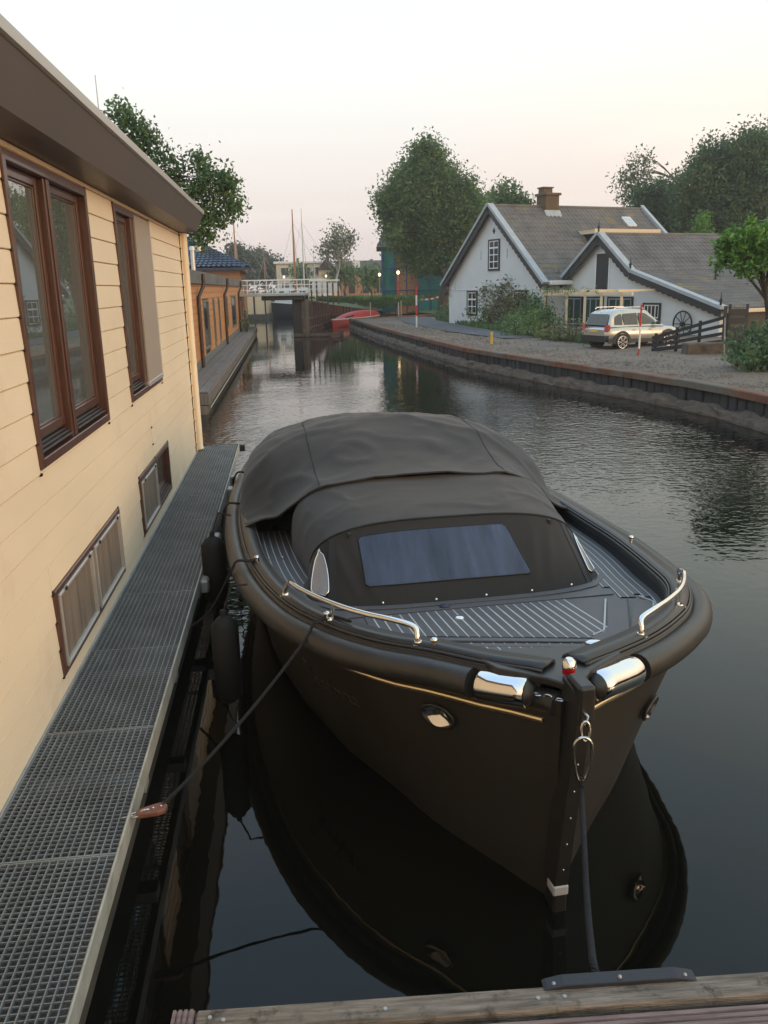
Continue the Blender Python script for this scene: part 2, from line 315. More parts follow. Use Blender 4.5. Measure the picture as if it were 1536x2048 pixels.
def water_material():
    m = bpy.data.materials.new('canal_water'); m.use_nodes = True; N, L = m.node_tree.nodes, m.node_tree.links; MATS['canal_water'] = m
    b = N['Principled BSDF']; b.inputs['Base Color'].default_value = (0.0045, 0.0048, 0.0035, 1); b.inputs['Roughness'].default_value = 0.015; b.inputs['IOR'].default_value = 1.333
    g = N.new('ShaderNodeNewGeometry')
    def nz(scale, det, st=(1, 1, 1), rough=0.5):
        mp = N.new('ShaderNodeMapping'); mp.inputs['Scale'].default_value = st; L.new(g.outputs['Position'], mp.inputs[0])
        t = N.new('ShaderNodeTexNoise'); t.inputs['Scale'].default_value = scale; t.inputs['Detail'].default_value = det; t.inputs['Roughness'].default_value = rough
        L.new(mp.outputs[0], t.inputs['Vector']); return t.outputs['Fac']
    def math_(op, a, bb):
        q = N.new('ShaderNodeMath'); q.operation = op
        for i, x in enumerate((a, bb)):
            if isinstance(x, (int, float)): q.inputs[i].default_value = x
            else: L.new(x, q.inputs[i])
        return q.outputs[0]
    def rng_(x, a, bb, c, d):
        q = N.new('ShaderNodeMapRange'); q.interpolation_type = 'SMOOTHSTEP'; L.new(x, q.inputs[0])
        for i, t in enumerate((a, bb, c, d)): q.inputs[i + 1].default_value = t
        return q.outputs[0]
    sp = N.new('ShaderNodeSeparateXYZ'); L.new(g.outputs['Position'], sp.inputs[0])
    near = rng_(sp.outputs['Y'], 4.8, 10.5, 0.0, 1.0); far = rng_(sp.outputs['Y'], 12, 30, 1.0, 0.14)
    patch = rng_(nz(0.35, 2, (1, 0.5, 1)), 0.35, 0.62, 0.35, 1.0)
    wind = math_('MULTIPLY', math_('MULTIPLY', near, far), patch)
    h = math_('ADD', math_('MULTIPLY', nz(6.5, 2, (1, 1.25, 1), 0.5), 0.017), math_('MULTIPLY', nz(1.9, 2), 0.013))
    hw = math_('MULTIPLY', h, wind); calm = math_('MULTIPLY', nz(1.1, 2), 0.0032)
    fl = math_('MULTIPLY', nz(9.0, 1), 0.0004)
    bp = N.new('ShaderNodeBump'); bp.inputs['Strength'].default_value = 1.0; bp.inputs['Distance'].default_value = 1.0
    L.new(math_('ADD', math_('ADD', hw, calm), fl), bp.inputs['Height']); L.new(bp.outputs[0], b.inputs['Normal'])
water_material()

# ================================================================ SETTING
mb = MB(); mb.grid([[(-420, -40, 0), (420, -40, 0)], [(-420, 420, 0), (420, 420, 0)]], False, True)
tag(mb.build('canal_water', 'canal_water'), kind='structure')
QUAY = [(8.6, -12), (8.4, 0), (8.0, 8), (7.45, 14), (6.95, 17.2), (6.25, 19.7), (4.9, 23.2), (3.05, 29.0), (1.55, 37.6), (0.0, 46.4), (-1.35, 55.5), (-1.9, 59.3)]
QZ = 0.58
def ground_z(x, y):
    return QZ + 0.05 * noise.noise(Vector((x * 0.5, y * 0.5, 1))) + 0.03 * noise.noise(Vector((x * 1.7, y * 1.7, 5)))
def quay_x(y):
    return interp([(b, a) for a, b in QUAY], y)
rows = []
ys = [-12 + i * 0.9 for i in range(81)]
for y in ys:
    x0 = quay_x(min(y, 59.2)) + 0.10 if y < 59.3 else -1.75 + (y - 59.3) * 1.05
    r_ = []
    for k in range(40):
        t = (k / 39) ** 2.2; x = x0 + 95 * t
        z = ground_z(x, y) if k > 1 else QZ
        r_.append((x, y, z))
    rows.append(r_)
mb = MB(); mb.grid(rows, True, True); tag(mb.build('gravel_ground', 'gravel'), kind='structure')
n1 = [(-4.7, 50, 2.1), (-3.9, 62, 1.6), (-0.3, 78, 0.6), (5.4, 70, 0.45), (16, 61, 0.45), (90, 60, 0.45), (300, 60, 0.45)]
n2 = [(-4.6, 66, 2.0), (-2.9, 74, 1.6), (1.0, 82, 1.2), (6.2, 78, 1.0), (16, 70, 1.0), (90, 70, 1.0), (300, 70, 1.0)]
n3 = [(-4.5, 120, 1.6), (-2.5, 120, 1.6), (1.0, 120, 1.6), (7, 120, 1.6), (16, 120, 1.6), (90, 120, 1.6), (300, 120, 1.6)]
n4 = [(-30, 420, 1.6), (-20, 420, 1.6), (0, 420, 1.6), (20, 420, 1.6), (60, 420, 1.6), (200, 420, 1.6), (420, 420, 1.6)]
mb = MB(); mb.grid([n1, n2, n3, n4], True, True); tag(mb.build('grass_bank', 'grassland'), kind='structure')
mb = MB(); mb.grid([[(-300, 14, 0.9), (-9.5, 14, 0.9)], [(-300, 60, 1.4), (-12.5, 60, 1.4)], [(-300, 108, 1.5), (-17, 108, 1.5)], [(-420, 420, 1.5), (-30, 420, 1.5)]], False, True)
mb.prism([(-9.5, 14, -1), (-12.5, 60, -1), (-12.5, 60, 1.4), (-9.5, 14, 0.9)], (-0.4, 0, 0))
tag(mb.build('far_bank', 'grassland'), kind='structure')
mb = MB(); mb.prism([(-17, 108, -1), (-4.5, 108, -1), (-4.5, 419, -1), (-30, 419, -1)], (0, 0, 2.45)); tag(mb.build('harbour_ground', 'concrete_dark'), kind='structure')

# quay wall: coping, piles, ledge
qw = empty('quay_wall', (8, 8, 0), 0, 'long timber quay wall with a rusty coping along the gravel bank', 'quay wall')
def qrel(p): return (p[0] - 8, p[1] - 8, p[2] if len(p) > 2 else 0)
def along(line, step):
    L = [0]; P = [Vector((*p, 0)) for p in line]
    for a, b in zip(P, P[1:]): L.append(L[-1] + (b - a).length)
    out = []; n = int(L[-1] / step)
    for i in range(n + 1):
        d = L[-1] * i / n; j = 0
        while j < len(P) - 2 and L[j + 1] < d: j += 1
        t = (d - L[j]) / (L[j + 1] - L[j]); out.append((P[j].lerp(P[j + 1], t), (P[j + 1] - P[j]).normalized()))
    return out
QL = along(QUAY, 0.3); cnt = 0; rest = MB()
for p, t in QL:
    nx = Vector((-t.y, t.x, 0))          # towards the water
    if p.y < 11.5: continue
    j = random.uniform(-0.02, 0.02); M = Matrix.Translation((p.x - 8, p.y - 8, 0)) @ Matrix.Rotation(math.atan2(t.y, t.x), 4, 'Z')
    tgt = MB() if cnt < 135 else rest
    tgt.bbox((-0.135, 0.0 + j, -0.6), (0.135, 0.09 + j, QZ - 0.10), 0.02, M)
    if tgt is not rest: tgt.build('pile', 'pile', qw)
    cnt += 1
tag(rest.build('far_pile_row', 'pile', qw), kind='stuff')
cl = along(QUAY, 1.9); 
for (p, t), (q, u) in zip(cl, cl[1:]):
    if q.y < 9: continue
    d = (q - p).normalized(); nrm = Vector((-d.y, d.x, 0)); e = d * 0.006
    prof = [(-0.16, QZ - 0.02), (-0.16, QZ + 0.035), (0.12, QZ + 0.04), (0.14, QZ + 0.02), (0.14, QZ - 0.11), (0.115, QZ - 0.11), (0.115, QZ - 0.02)]
    j = random.uniform(-0.012, 0.012)
    mb = MB(); A = [p + e + nrm * a + Vector((-8, -8, z + j)) for a, z in prof]; mb.prism(A, q - p - e * 2); mb.build('coping', 'rust', qw)
lp = along(QUAY, 0.18); rows = []
for p, t in lp:
    if p.y < 9: continue
    nrm = Vector((-t.y, t.x, 0)); n_ = noise.noise(Vector((p.x * 1.3, p.y * 1.3, 0))) * 0.06
    rows.append([p + nrm * (a + .09 * noise.noise(Vector((p.x * 2.3, p.y * 2.3, a * 9)))) + Vector((-8, -8, z + .07 * noise.noise(Vector((p.x * 3.1, p.y * 3.1, a * 7))))) for a, z in ((0.02, 0.24 + n_), (0.10, 0.22 + n_), (0.17, 0.19 + n_), (0.23, 0.16 + n_), (0.28, 0.11 + n_ * 1.3), (0.31, 0.03), (0.32, -0.5))])
mb = MB(); mb.grid(rows, False, True); mb.build('ledge', 'ledge', qw)
# second coping line along the little inlet
mb = MB(); mb.prism([(-1.9, 59.3, -0.5), (-1.9, 59.3, 0.62), (6.3, 67.4, 0.62), (6.3, 67.4, -0.5)], (-0.25, 0.25, 0))
tag(mb.build('inlet_quay_wall', 'rust'), 'low rusty quay edge of the small inlet beside the red boat', 'quay wall')

hm = bpy.data.materials.new('haze'); hm.use_nodes = True; hm.node_tree.nodes.remove(hm.node_tree.nodes['Principled BSDF'])
hv = hm.node_tree.nodes.new('ShaderNodeVolumePrincipled'); hv.inputs['Density'].default_value = 0.0008; hv.inputs['Color'].default_value = (1.0, 0.95, 0.93, 1); hv.inputs['Anisotropy'].default_value = 0.2
hm.node_tree.links.new(hv.outputs[0], hm.node_tree.nodes['Material Output'].inputs['Volume']); MATS['haze'] = hm
mb = MB(); mb.box((-430, -60, -3.5), (430, 430, 17)); tag(mb.build('haze', 'haze'), kind='stuff')
rows = []
for y in np.linspace(34, 60, 40):
    xc = interp([(34, 6.1), (40, 4.4), (46, 3.4), (52, 2.6), (60, 2.2)], y); rows.append([(xc + k * .38, y, ground_z(xc + k * .38, y) * .4 + QZ * .6 + 0.035) for k in range(-3, 4)])
mb = MB(); mb.grid(rows, True, True); tag(mb.build('path', 'asphalt'), kind='structure')
# ---------------------------------------------------------------- loose stones and tufts
mb = MB()
for i in range(5000):
    y = random.uniform(11, 50); x = quay_x(y) + 0.2 + abs(random.gauss(0, 1.6)); r_ = random.uniform(0.012, 0.05) * (2.0 if random.random() < .04 else 1); z = ground_z(x, y)
    if x - quay_x(y) > 6: continue
    v = [(x + random.uniform(.6, 1.3) * r_ * a, y + random.uniform(.6, 1.3) * r_ * b, z + r_ * 0.7 * c) for a, b, c in ((1, 0, 0), (-1, 0, 0), (0, 1, 0), (0, -1, 0), (0, 0, 1))]
    mb.add(v, [(0, 2, 4), (2, 1, 4), (1, 3, 4), (3, 0, 4)])
tag(mb.build('rubble', 'gravel'), 'loose stones and rubble scattered over the bare bank', 'rubble', kind='stuff')

# ================================================================ FOLIAGE
def leaves(mbv, mbf, centers, per, spread, size, flat=0.5):
    n = len(centers) * per
    c = np.repeat(np.array(centers, float), per, 0) + rng.normal(0, 1, (n, 3)) * (np.array(spread) if np.ndim(spread) else spread)
    a = rng.normal(0, 1, (n, 3)); a /= np.linalg.norm(a, axis=1)[:, None]
    b = rng.normal(0, 1, (n, 3)); b -= (a * b).sum(1)[:, None] * a; b /= np.linalg.norm(b, axis=1)[:, None]
    s = size * rng.uniform(0.55, 1.25, (n, 1)); a = a * s * 0.5; b = b * s * flat * 0.5
    v = np.stack([c - a, c - b, c + a, c + b], 1).reshape(-1, 3)
    return v
def leafmesh(name, V, m, parent=None):
    n = len(V) // 4; me = bpy.data.meshes.new(name)
    me.vertices.add(len(V)); me.vertices.foreach_set('co', V.astype(np.float32).ravel())
    me.loops.add(len(V)); me.loops.foreach_set('vertex_index', np.arange(len(V), dtype=np.int32))
    me.polygons.add(n); me.polygons.foreach_set('loop_start', np.arange(n, dtype=np.int32) * 4); me.polygons.foreach_set('loop_total', np.full(n, 4, np.int32))
    me.materials.append(MATS[m]); me.update(); me.validate()
    o = bpy.data.objects.new(name, me); COL.objects.link(o)
    if parent: o.parent = parent
    return o
def clumps(blobs, density, shell=0.55):
    out = []
    for (cx, cy, cz, rx, ry, rz) in blobs:
        n = max(4, int(density * (rx * ry * rz) ** (2 / 3)))
        d = rng.normal(0, 1, (n, 3)); d /= np.linalg.norm(d, axis=1)[:, None]
        r_ = rng.uniform(shell, 1.0, (n, 1)) * (1 + 0.14 * np.sin(5 * d[:, :1] + 7 * d[:, 1:2]) )
        out.append(np.array([cx, cy, cz]) + d * r_ * np.array([rx, ry, rz]))
    return np.concatenate(out)
def tree(name, base, blobs, m, label, size=0.25, density=60, per=16, spread=0.3, trunk_r=0.25, trunk_top=None, bark='bark', cat='tree', group=None, limbs=10, shell=0.5):
    base = Vector(base); o = empty(name, base, 0, label, cat, group)
    rb = [(b[0] - base.x, b[1] - base.y, b[2] - base.z, *b[3:]) for b in blobs]
    sat = []
    for b in rb:
        for _ in range(3):
            d = rng.normal(0, 1, 3); d /= np.linalg.norm(d); f_ = rng.uniform(.85, 1.12); sat.append((b[0] + d[0] * b[3] * f_, b[1] + d[1] * b[4] * f_, b[2] + d[2] * b[5] * f_, b[3] * .3, b[4] * .3, b[5] * .3))
    C_ = clumps(rb + sat, density, shell)
    leafmesh('crown', leaves(None, None, C_, per, spread, size), m, o)
    top = trunk_top or (sum(b[2] for b in rb) / len(rb))
    mb = MB(); wob = [Vector((0.04 * top * math.sin(i * 1.7 + base.x), 0.03 * top * math.cos(i * 2.1), top * i / 6)) for i in range(7)]
    wob[0] = Vector((0, 0, -0.3)); P = crom(wob, 3); mb.tube(P, [trunk_r * (1.25 if i < 2 else 1) * (1 - 0.72 * i / len(P)) for i in range(len(P))], 9)
    for b in rb:
        s = wob[random.choice((3, 4, 5))]; e = Vector(b[:3]); mid = s.lerp(e, 0.5) + Vector((random.uniform(-.3, .3), random.uniform(-.3, .3), 0.1)) * (e - s).length * 0.3
        mb.tube(crom([s, mid, e], 4), [trunk_r * 0.42 * (1 - i / 9) for i in range(9)], 6)
    for i in range(limbs):
        e = Vector(C_[random.randrange(len(C_))]); s = min((wob[j] for j in range(3, 7)), key=lambda q: (q - e).length); mid = s.lerp(e, 0.55) + Vector((0, 0, 0.12 * (e - s).length))
        mb.tube(crom([s, mid, e], 3), [trunk_r * 0.2 * (1 - i_ / 7.5) for i_ in range(7)], 5)
    mb.build('trunk', bark, o); return o
def bush(name, base, blobs, m, label, size=0.12, density=120, per=16, spread=0.16, cat='bush', group=None, shell=0.6):
    base = Vector(base); o = empty(name, base, 0, label, cat, group)
    rb = [(b[0] - base.x, b[1] - base.y, b[2] - base.z, *b[3:]) for b in blobs]
    C_ = clumps(rb, density, shell); leafmesh('foliage', leaves(None, None, C_, per, spread, size), m, o)
    mb = MB()
    for b in rb:
        for k in range(4):
            e = Vector(b[:3]) + Vector((random.uniform(-.5, .5) * b[3], random.uniform(-.5, .5) * b[4], random.uniform(0, .6) * b[5])); s = Vector((b[0] * 0.8, b[1] * 0.8, -0.12))
            mb.tube([s, s.lerp(e, 0.5) + Vector((0.05, 0, 0)), e], [0.03, 0.022, 0.012], 5)
    tag(mb.build('twigs', 'bark', o), kind='stuff'); return o
# ================================================================ CREAM HOUSEBOAT
LW = math.hypot(0.1097, 1); AL = math.asin(0.1097 / LW); NV = Vector((1 / LW, 0.1097 / LW, 0))
HB = empty('houseboat', NV * -1.4, AL, 'cream clapboard houseboat with brown window frames and flat roof overhang', 'houseboat')
OPEN = [(4.67, 6.52, 1.76, 3.42), (7.52, 9.38, 1.76, 3.42), (4.60, 6.50, 0.55, 1.07), (7.48, 9.36, 0.55, 1.09)]
END_S = 12.15
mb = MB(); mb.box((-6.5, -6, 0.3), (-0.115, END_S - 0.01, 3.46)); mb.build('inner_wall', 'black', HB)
mb = MB(); mb.bbox((-6.6, -6.1, -0.7), (-0.03, END_S + 0.1, 0.33), 0.03); mb.bbox((-0.029, -6.1, -0.7), (0.50, END_S + 0.1, 0.27), 0.02); mb.build('hull', 'concrete_dark', HB)  # hull, plus an added ledge blocking sky light below the walkway grating
mb = MB(); mb.box((-0.10, -6, 0.335), (0.016, END_S, 0.402)); mb.build('base_trim', 'dirty_trim', HB)
clips = MB(); zr = 0.375; row = 0
while zr < 3.45:
    z0, z1 = zr, min(zr + 0.17, 3.47)
    br = sorted({-6.0, END_S, *[v for o in OPEN if o[2] < z1 and o[3] > z0 for v in o[:2]]} | ({8.42} if z1 < 1.7 else set()) | {1.2})
    for a, b in zip(br, br[1:]):
        m_ = (a + b) / 2; lo, hi = z0, z1
        for o in OPEN:
            if o[0] < m_ < o[1] and o[2] < z1 and o[3] > z0:
                if o[2] <= z0 and o[3] >= z1: lo = hi
                elif o[2] > z0: hi = o[2]
                else: lo = o[3]
        if hi - lo < 0.012: continue
        g = 0.0016; jit = random.uniform(-0.0012, 0.0012)
        lo = max(lo, 0.404); prof = [(-0.03, lo + g), (0.007 + jit, lo + g), (0.010 + jit, lo + g + 0.004), (0.004 + jit, hi - 0.007), (-0.004, hi - 0.001), (-0.03, hi - 0.001)]
        mb = MB(); mb.prism([(u, a + 0.003, z) for u, z in prof], (0, b - a - 0.006, 0)); mb.build('siding_board', 'siding', HB)
        for s_ in (a, b):
            if s_ > 1.5: clips.bbox((0.004, s_ - 0.012, lo - 0.008), (0.019, s_ + 0.012, lo + 0.010), 0.004)
    zr += 0.17
clips.box((-0.033, -6, 0.375), (-0.031, END_S, 3.46)) 
for o in OPEN: pass
tag(clips.build('board_clip', 'black', HB), kind='stuff')
# the backing sheet must not cross the windows: rebuild it in pieces
me = bpy.data.objects['board_clip'].data; bm = bmesh.new(); bm.from_mesh(me)
bmesh.ops.delete(bm, geom=[v for v in bm.verts if v.co.x < -0.0305], context='VERTS'); bm.to_mesh(me); bm.free()
mb = MB(); mb.bbox((-0.03, END_S, 0.37), (0.02, END_S + 0.05, 3.47), 0.006); mb.build('corner_trim', 'cream_trim', HB)
mb = MB(); mb.box((-0.03, END_S - 0.10, 0.38), (0.017, END_S - 0.085, 3.47)); mb.build('corner_joint', 'black', HB)

def bars(mb, s0, s1, z0, z1, w, u0, u1):
    mb.bbox((u0, s0, z0), (u1, s0 + w, z1)); mb.bbox((u0, s1 - w, z0), (u1, s1, z1))
    mb.bbox((u0, s0 + w, z1 - w), (u1, s1 - w, z1)); mb.bbox((u0, s0 + w, z0), (u1, s1 - w, z0 + w))
def sash(win, s0, s1, z0, z1):
    mb = MB(); bars(mb, s0, s1, z0, z1, 0.055, -0.065, -0.030); bars(mb, s0 + 0.045, s1 - 0.045, z0 + 0.045, z1 - 0.045, 0.024, -0.066, -0.042)
    mb.build('sash', 'mahogany', win)
    mb = MB(); mb.box((-0.060, s0 + 0.05, z0 + 0.05), (-0.050, s1 - 0.05, z1 - 0.05)); mb.build('pane', 'window_glass', win)
def sill(win, s0, s1, z):
    mb = MB()
    for k in range(4): mb.bbox((-0.075 + k * 0.022, s0, z + 0.05 - k * 0.014), (-0.055 + k * 0.022, s1, z + 0.062 - k * 0.014), 0.002)
    mb.box((-0.10, s0, z - 0.01), (-0.078, s1, z + 0.07)); mb.build('sill', 'dark_sill', win)
def frame(label, o, w=0.055):
    mb = MB(); s0, s1, z0, z1 = o
    bars(mb, s0, s1, z0, z1, w, -0.11, 0.024); wd = mb.build('window', 'mahogany', HB); tag(wd, label); return wd
w1 = frame('tall double window with brown frame', OPEN[0])
mb = MB(); mb.bbox((-0.11, 5.46, 1.815), (0.005, 5.60, 3.365)); mb.bbox((0.004, 5.50, 1.815), (0.014, 5.56, 3.365)); mb.build('mullion', 'mahogany', w1)
sash(w1, 4.725, 5.46, 1.90, 3.365); sash(w1, 5.60, 6.465, 1.90, 3.365); sill(w1, 4.725, 5.46, 1.83); sill(w1, 5.60, 6.465, 1.83)
w2 = frame('tall window half covered by a grey panel', OPEN[1])
mb = MB(); mb.bbox((-0.11, 8.32, 1.815), (0.008, 8.45, 3.365)); mb.build('mullion', 'mahogany', w2)
sash(w2, 7.575, 8.32, 1.90, 3.365); sill(w2, 7.575, 8.32, 1.83)
mb = MB(); mb.bbox((0.006, 8.455, 1.84), (0.028, 9.36, 3.40)); mb.build('screen_panel', 'blind', w2)
mb = MB(); mb.bbox((0.0, 8.452, 1.80), (0.034, 9.37, 1.845)); mb.bbox((0.0, 9.345, 1.84), (0.034, 9.372, 3.4)); mb.build('screen_edge', 'light_alu', w2)
w3 = frame('low double window with two light framed screens', OPEN[2], 0.05)
mb = MB(); mb.bbox((-0.11, 5.49, 0.60), (0.01, 5.59, 1.02)); mb.build('mullion', 'mahogany', w3)
w4 = frame('low window with one light framed screen', OPEN[3], 0.05)
mb = MB(); mb.bbox((-0.11, 8.38, 0.60), (0.01, 8.47, 1.04)); mb.build('mullion', 'mahogany', w4)
for wd, s0, s1 in ((w3, 4.655, 5.50), (w3, 5.58, 6.445), (w4, 7.53, 8.39)):
    mb = MB(); bars(mb, s0, s1, 0.585, 1.035, 0.022, 0.0, 0.034); mb.build('screen_frame', 'light_alu', wd)
    mb = MB(); rows = [[(0.012 + 0.0015 * math.sin(s * 40), s, z) for s in np.linspace(s0 + 0.02, s1 - 0.02, 24)] for z in (0.6, 0.8, 1.02)]
    mb.grid(rows, True); mb.build('screen', 'curtain', wd)
    for s_ in (s0 + 0.12, s1 - 0.12): mb = MB(); mb.bbox((0.0345, s_ - 0.012, 1.02), (0.045, s_ + 0.012, 1.045)); mb.build('screen_clip', 'black', wd)
sash(w4, 8.47, 9.31, 0.62, 1.04); sill(w4, 8.47, 9.31, 0.60)
mb = MB(); mb.prism([(-0.02, -6, 3.47), (0.226, -6, 3.485), (0.325, -6, 3.70), (-6.4, -6, 3.70), (-6.4, -6, 3.47)], (0, 18.30, 0)); mb.build('fascia', 'fascia', HB)
for a, b in ((-6, 2.6), (2.603, 6.66), (6.663, 12.31)):
    mb = MB(); mb.prism([(0.318, a, 3.703), (0.345, a, 3.712), (0.345, a, 3.765), (0.20, a, 3.772), (-0.02, a, 3.772), (-0.02, a, 3.703)], (0, b - a, 0)); mb.build('roof_edge_cap', 'roof_cap', HB)
mb = MB(); mb.box((-6.4, -6, 3.702), (-0.02, 12.3, 3.735)); mb.build('roof', 'fascia', HB)
mb = MB(); mb.tube([(0.045, 12.22, 3.46), (0.045, 12.22, 0.50), (0.06, 12.21, 0.455)], 0.052, 14)
for z in (1.7, 3.05): mb.tube([(0.045, 12.22, z), (0.045, 12.22, z + 0.07)], 0.056, 14)
mb.build('downpipe', 'cream_trim', HB)
ap = at(200, 236, 9.0); aq = at(190, 150, 9.0)
mb = MB(); mb.tube([Vector((ap.x, 9, 3.72)), Vector((aq.x, 9, aq.z))], [0.008, 0.004], 5)
an = mb.build('antenna', 'galvanised', None); tag(an, 'thin whip antenna standing on the cream houseboat roof', 'antenna')

# ================================================================ WALKWAY
WK = empty('walkway', NV * -1.4, AL, 'narrow galvanised grating walkway along the cream houseboat', 'walkway')
WT = 0.45
mb = MB()
for i in range(18):
    u = 0.03 + i * 0.557 / 17; mb.box((u - 0.0022, 0.006, -0.028), (u + 0.0022, 1.044, 0.0))
for i in range(35):
    y = 0.02 + i * 1.01 / 34; mb.box((0.03, y - 0.0020, -0.016), (0.587, y + 0.0020, -0.007))
mb.box((0.028, 0.002, -0.03), (0.589, 0.008, 0.001)); mb.box((0.028, 1.042, -0.03), (0.589, 1.048, 0.001))
p0 = None
for k in range(12):
    s0 = -0.08 + 1.05 * k
    if p0 is None: p0 = mb.build('grating_panel', 'steel_grating', WK); p0.location = (0, s0, WT)
    else: share(p0, WK, (0, s0, WT + random.uniform(-0.003, 0.003)))
mb = MB(); mb.bbox((0.591, -0.1, 0.36), (0.600, 12.52, 0.462), 0.002); mb.bbox((0.56, -0.1, 0.36), (0.5905, 12.52, 0.368), 0.002)
mb.build('edge_rail', 'pale_edge', WK)
mb = MB(); mb.bbox((0.012, -0.1, 0.38), (0.024, 12.52, 0.452), 0.002); mb.build('wall_rail', 'galvanised', WK)
for s_ in (1.5, 3.79, 5.0, 6.5, 7.75, 9.85, 11.4, 12.45):
    mb = MB(); mb.bbox((-0.04, s_ - 0.05, 0.29), (0.59, s_ + 0.05, 0.358), 0.004); mb.build('bracket', 'galvanised', WK)
for s_, w_ in ((6.55, 0.20), (7.78, 0.16), (9.75, 0.16), (10.4, 0.10)):
    mb = MB(); mb.bbox((0.601, s_ - w_ / 2, 0.33), (0.665, s_ + w_ / 2, 0.437), 0.012); mb.build('bumper_block', 'galvanised', WK)
mb = MB(); mb.bbox((0.1, 12.53, 0.34), (0.68, 12.60, 0.44), 0.01); mb.build('end_beam', 'black', WK)
hk = HB.matrix_basis if False else (Matrix.Translation(NV * -1.4) @ Matrix.Rotation(AL, 4, 'Z'))
def wk(u, s, z): return hk @ Vector((u, s, z))

# ================================================================ SLOOP
PH = R(10.5); BO = Vector((0.73, 3.17, 0)); BM = Matrix.Translation(BO) @ Matrix.Rotation(PH, 4, 'Z')
BT = empty('motor_sloop', BO, PH, 'matt black motor sloop with black canvas cover and grey striped deck', 'boat')
GL = [(0, 0), (.13, -.06), (.29, -.24), (.54, -.46), (.73, -.665), (1.03, -.875), (1.5, -1.08), (2.12, -1.22), (2.8, -1.29), (3.75, -1.31), (4.8, -1.25), (5.92, -1.11), (6.88, -.9), (7.3, -.7), (7.5, -.35)]
GR = [(0, 0), (.14, .21), (.27, .45), (.42, .69), (.62, .93), (.85, 1.14), (1.19, 1.33), (1.6, 1.43), (2.29, 1.53), (2.93, 1.55), (3.75, 1.54), (4.8, 1.47), (5.92, 1.3), (6.88, 1.05), (7.3, .82), (7.5, .45)]
WLL = [(0, 0), (.35, -.2), (.67, -.38), (1.04, -.53), (1.57, -.76), (2.83, -1.05), (4.5, -1.12), (6, -.98), (7.0, -.7), (7.5, -.3)]
WLR = [(0, 0), (.43, .36), (.87, .75), (1.32, 1.03), (2, 1.27), (3, 1.38), (4.5, 1.34), (6, 1.15), (7.0, .9), (7.5, .4)]
def zc(a): return 0.82 + 0.17 * max(0, 1 - a / 3) ** 2 + 0.03 * max(0, (a - 5) / 2.5) ** 2
def side_pts(T, n=60):
    P = crom([(b, a, zc(a)) for a, b in T], 5)
    for p in P: p.z = zc(p.y)
    return P
PL, PR = side_pts(GL), side_pts(GR)
def inward(P, k, sgn):
    a = P[max(0, k - 1)]; b = P[min(len(P) - 1, k + 1)]; t = (b - a); t.z = 0; t.normalize()
    return Vector((t.y, -t.x, 0)) if sgn < 0 else Vector((-t.y, t.x, 0))
def offs(P, d, sgn, dz): return [p + inward(P, k, sgn) * d + Vector((0, 0, dz)) for k, p in enumerate(P)]
def hullpt(sgn, a, z):
    g = interp([(p.y, p.x) for p in (PL if sgn < 0 else PR)], a); g -= sgn * 0.03 * min(1, a / 0.2); w_ = smooth(WLL if sgn < 0 else WLR, a)
    t = z / zc(a); f = t * (0.9 + 0.1 * t) if z >= 0 else t
    if z >= 0: b = w_ + (g - w_) * f
    else: b = w_ * (1 + z * 0.9)
    return Vector((b, a + (0.05 * max(0, -z)), z))
avals = [0, .03, .07, .13, .2, .28, .37, .47, .58, .7, .84, 1.0, 1.2, 1.45, 1.75, 2.1, 2.6, 3.1, 3.8, 4.5, 5.2, 5.9, 6.5, 7.0, 7.3, 7.5]
for sgn in (-1, 1):
    pass
mb = MB()
for sgn in (-1, 1):
    rows = [[hullpt(sgn, a, zc(a) * q if q >= 0 else q) for q in (-0.45, -0.2, -0.06, 0, .12, .3, .5, .7, .86, 1.0)] for a in avals]
    mb.grid(rows, True, flip=(sgn > 0))
rows = [[hullpt(-1, 7.5, z), hullpt(1, 7.5, z)] for z in (-0.45, 0, .4, zc(7.5))]; mb.grid(rows, True)
hull = mb.build('hull', 'hull_paint', BT)
# stem post
mb = MB(); sp_ = [(-0.035, z) for z in (-0.5, 0.95, 1.12)]
mb.bbox((-0.030, -0.075, -0.5), (0.034, 0.03, 0.10), 0.008); 
v0 = [(-0.030, -0.075, 0.135), (0.034, -0.075, 0.135), (0.045, 0.03, 0.135), (-0.040, 0.03, 0.135)]; v1 = [(0.045, -0.09, 1.05), (0.110, -0.09, 1.05), (0.125, 0.06, 1.08), (0.03, 0.06, 1.08)]
mb.add(v0 + v1, [(3, 2, 1, 0), (4, 5, 6, 7), (0, 1, 5, 4), (1, 2, 6, 5), (2, 3, 7, 6), (3, 0, 4, 7)])
mb.bbox((0.040, -0.096, 0.93), (0.115, 0.05, 1.10), 0.012)
stem = mb.build('stem_post', 'gun_paint', BT); bv = stem.modifiers.new('b', 'BEVEL'); bv.width = 0.012; bv.segments = 2; bv.limit_method = 'ANGLE'
mb = MB(); mb.bbox((-0.033, -0.079, 0.085), (0.038, 0.0, 0.135), 0.006); mb.build('stem_band', 'caulk', BT)
mb = MB()
for k in range(5):
    z = 0.22 + k * 0.13; x = 0.002 + (z - .14) * 0.08; mb.sphere((x, -0.077 - (z - .14) * 0.016, z), 0.005, 6, 4)
mb.build('stem_screw', 'steel', BT)
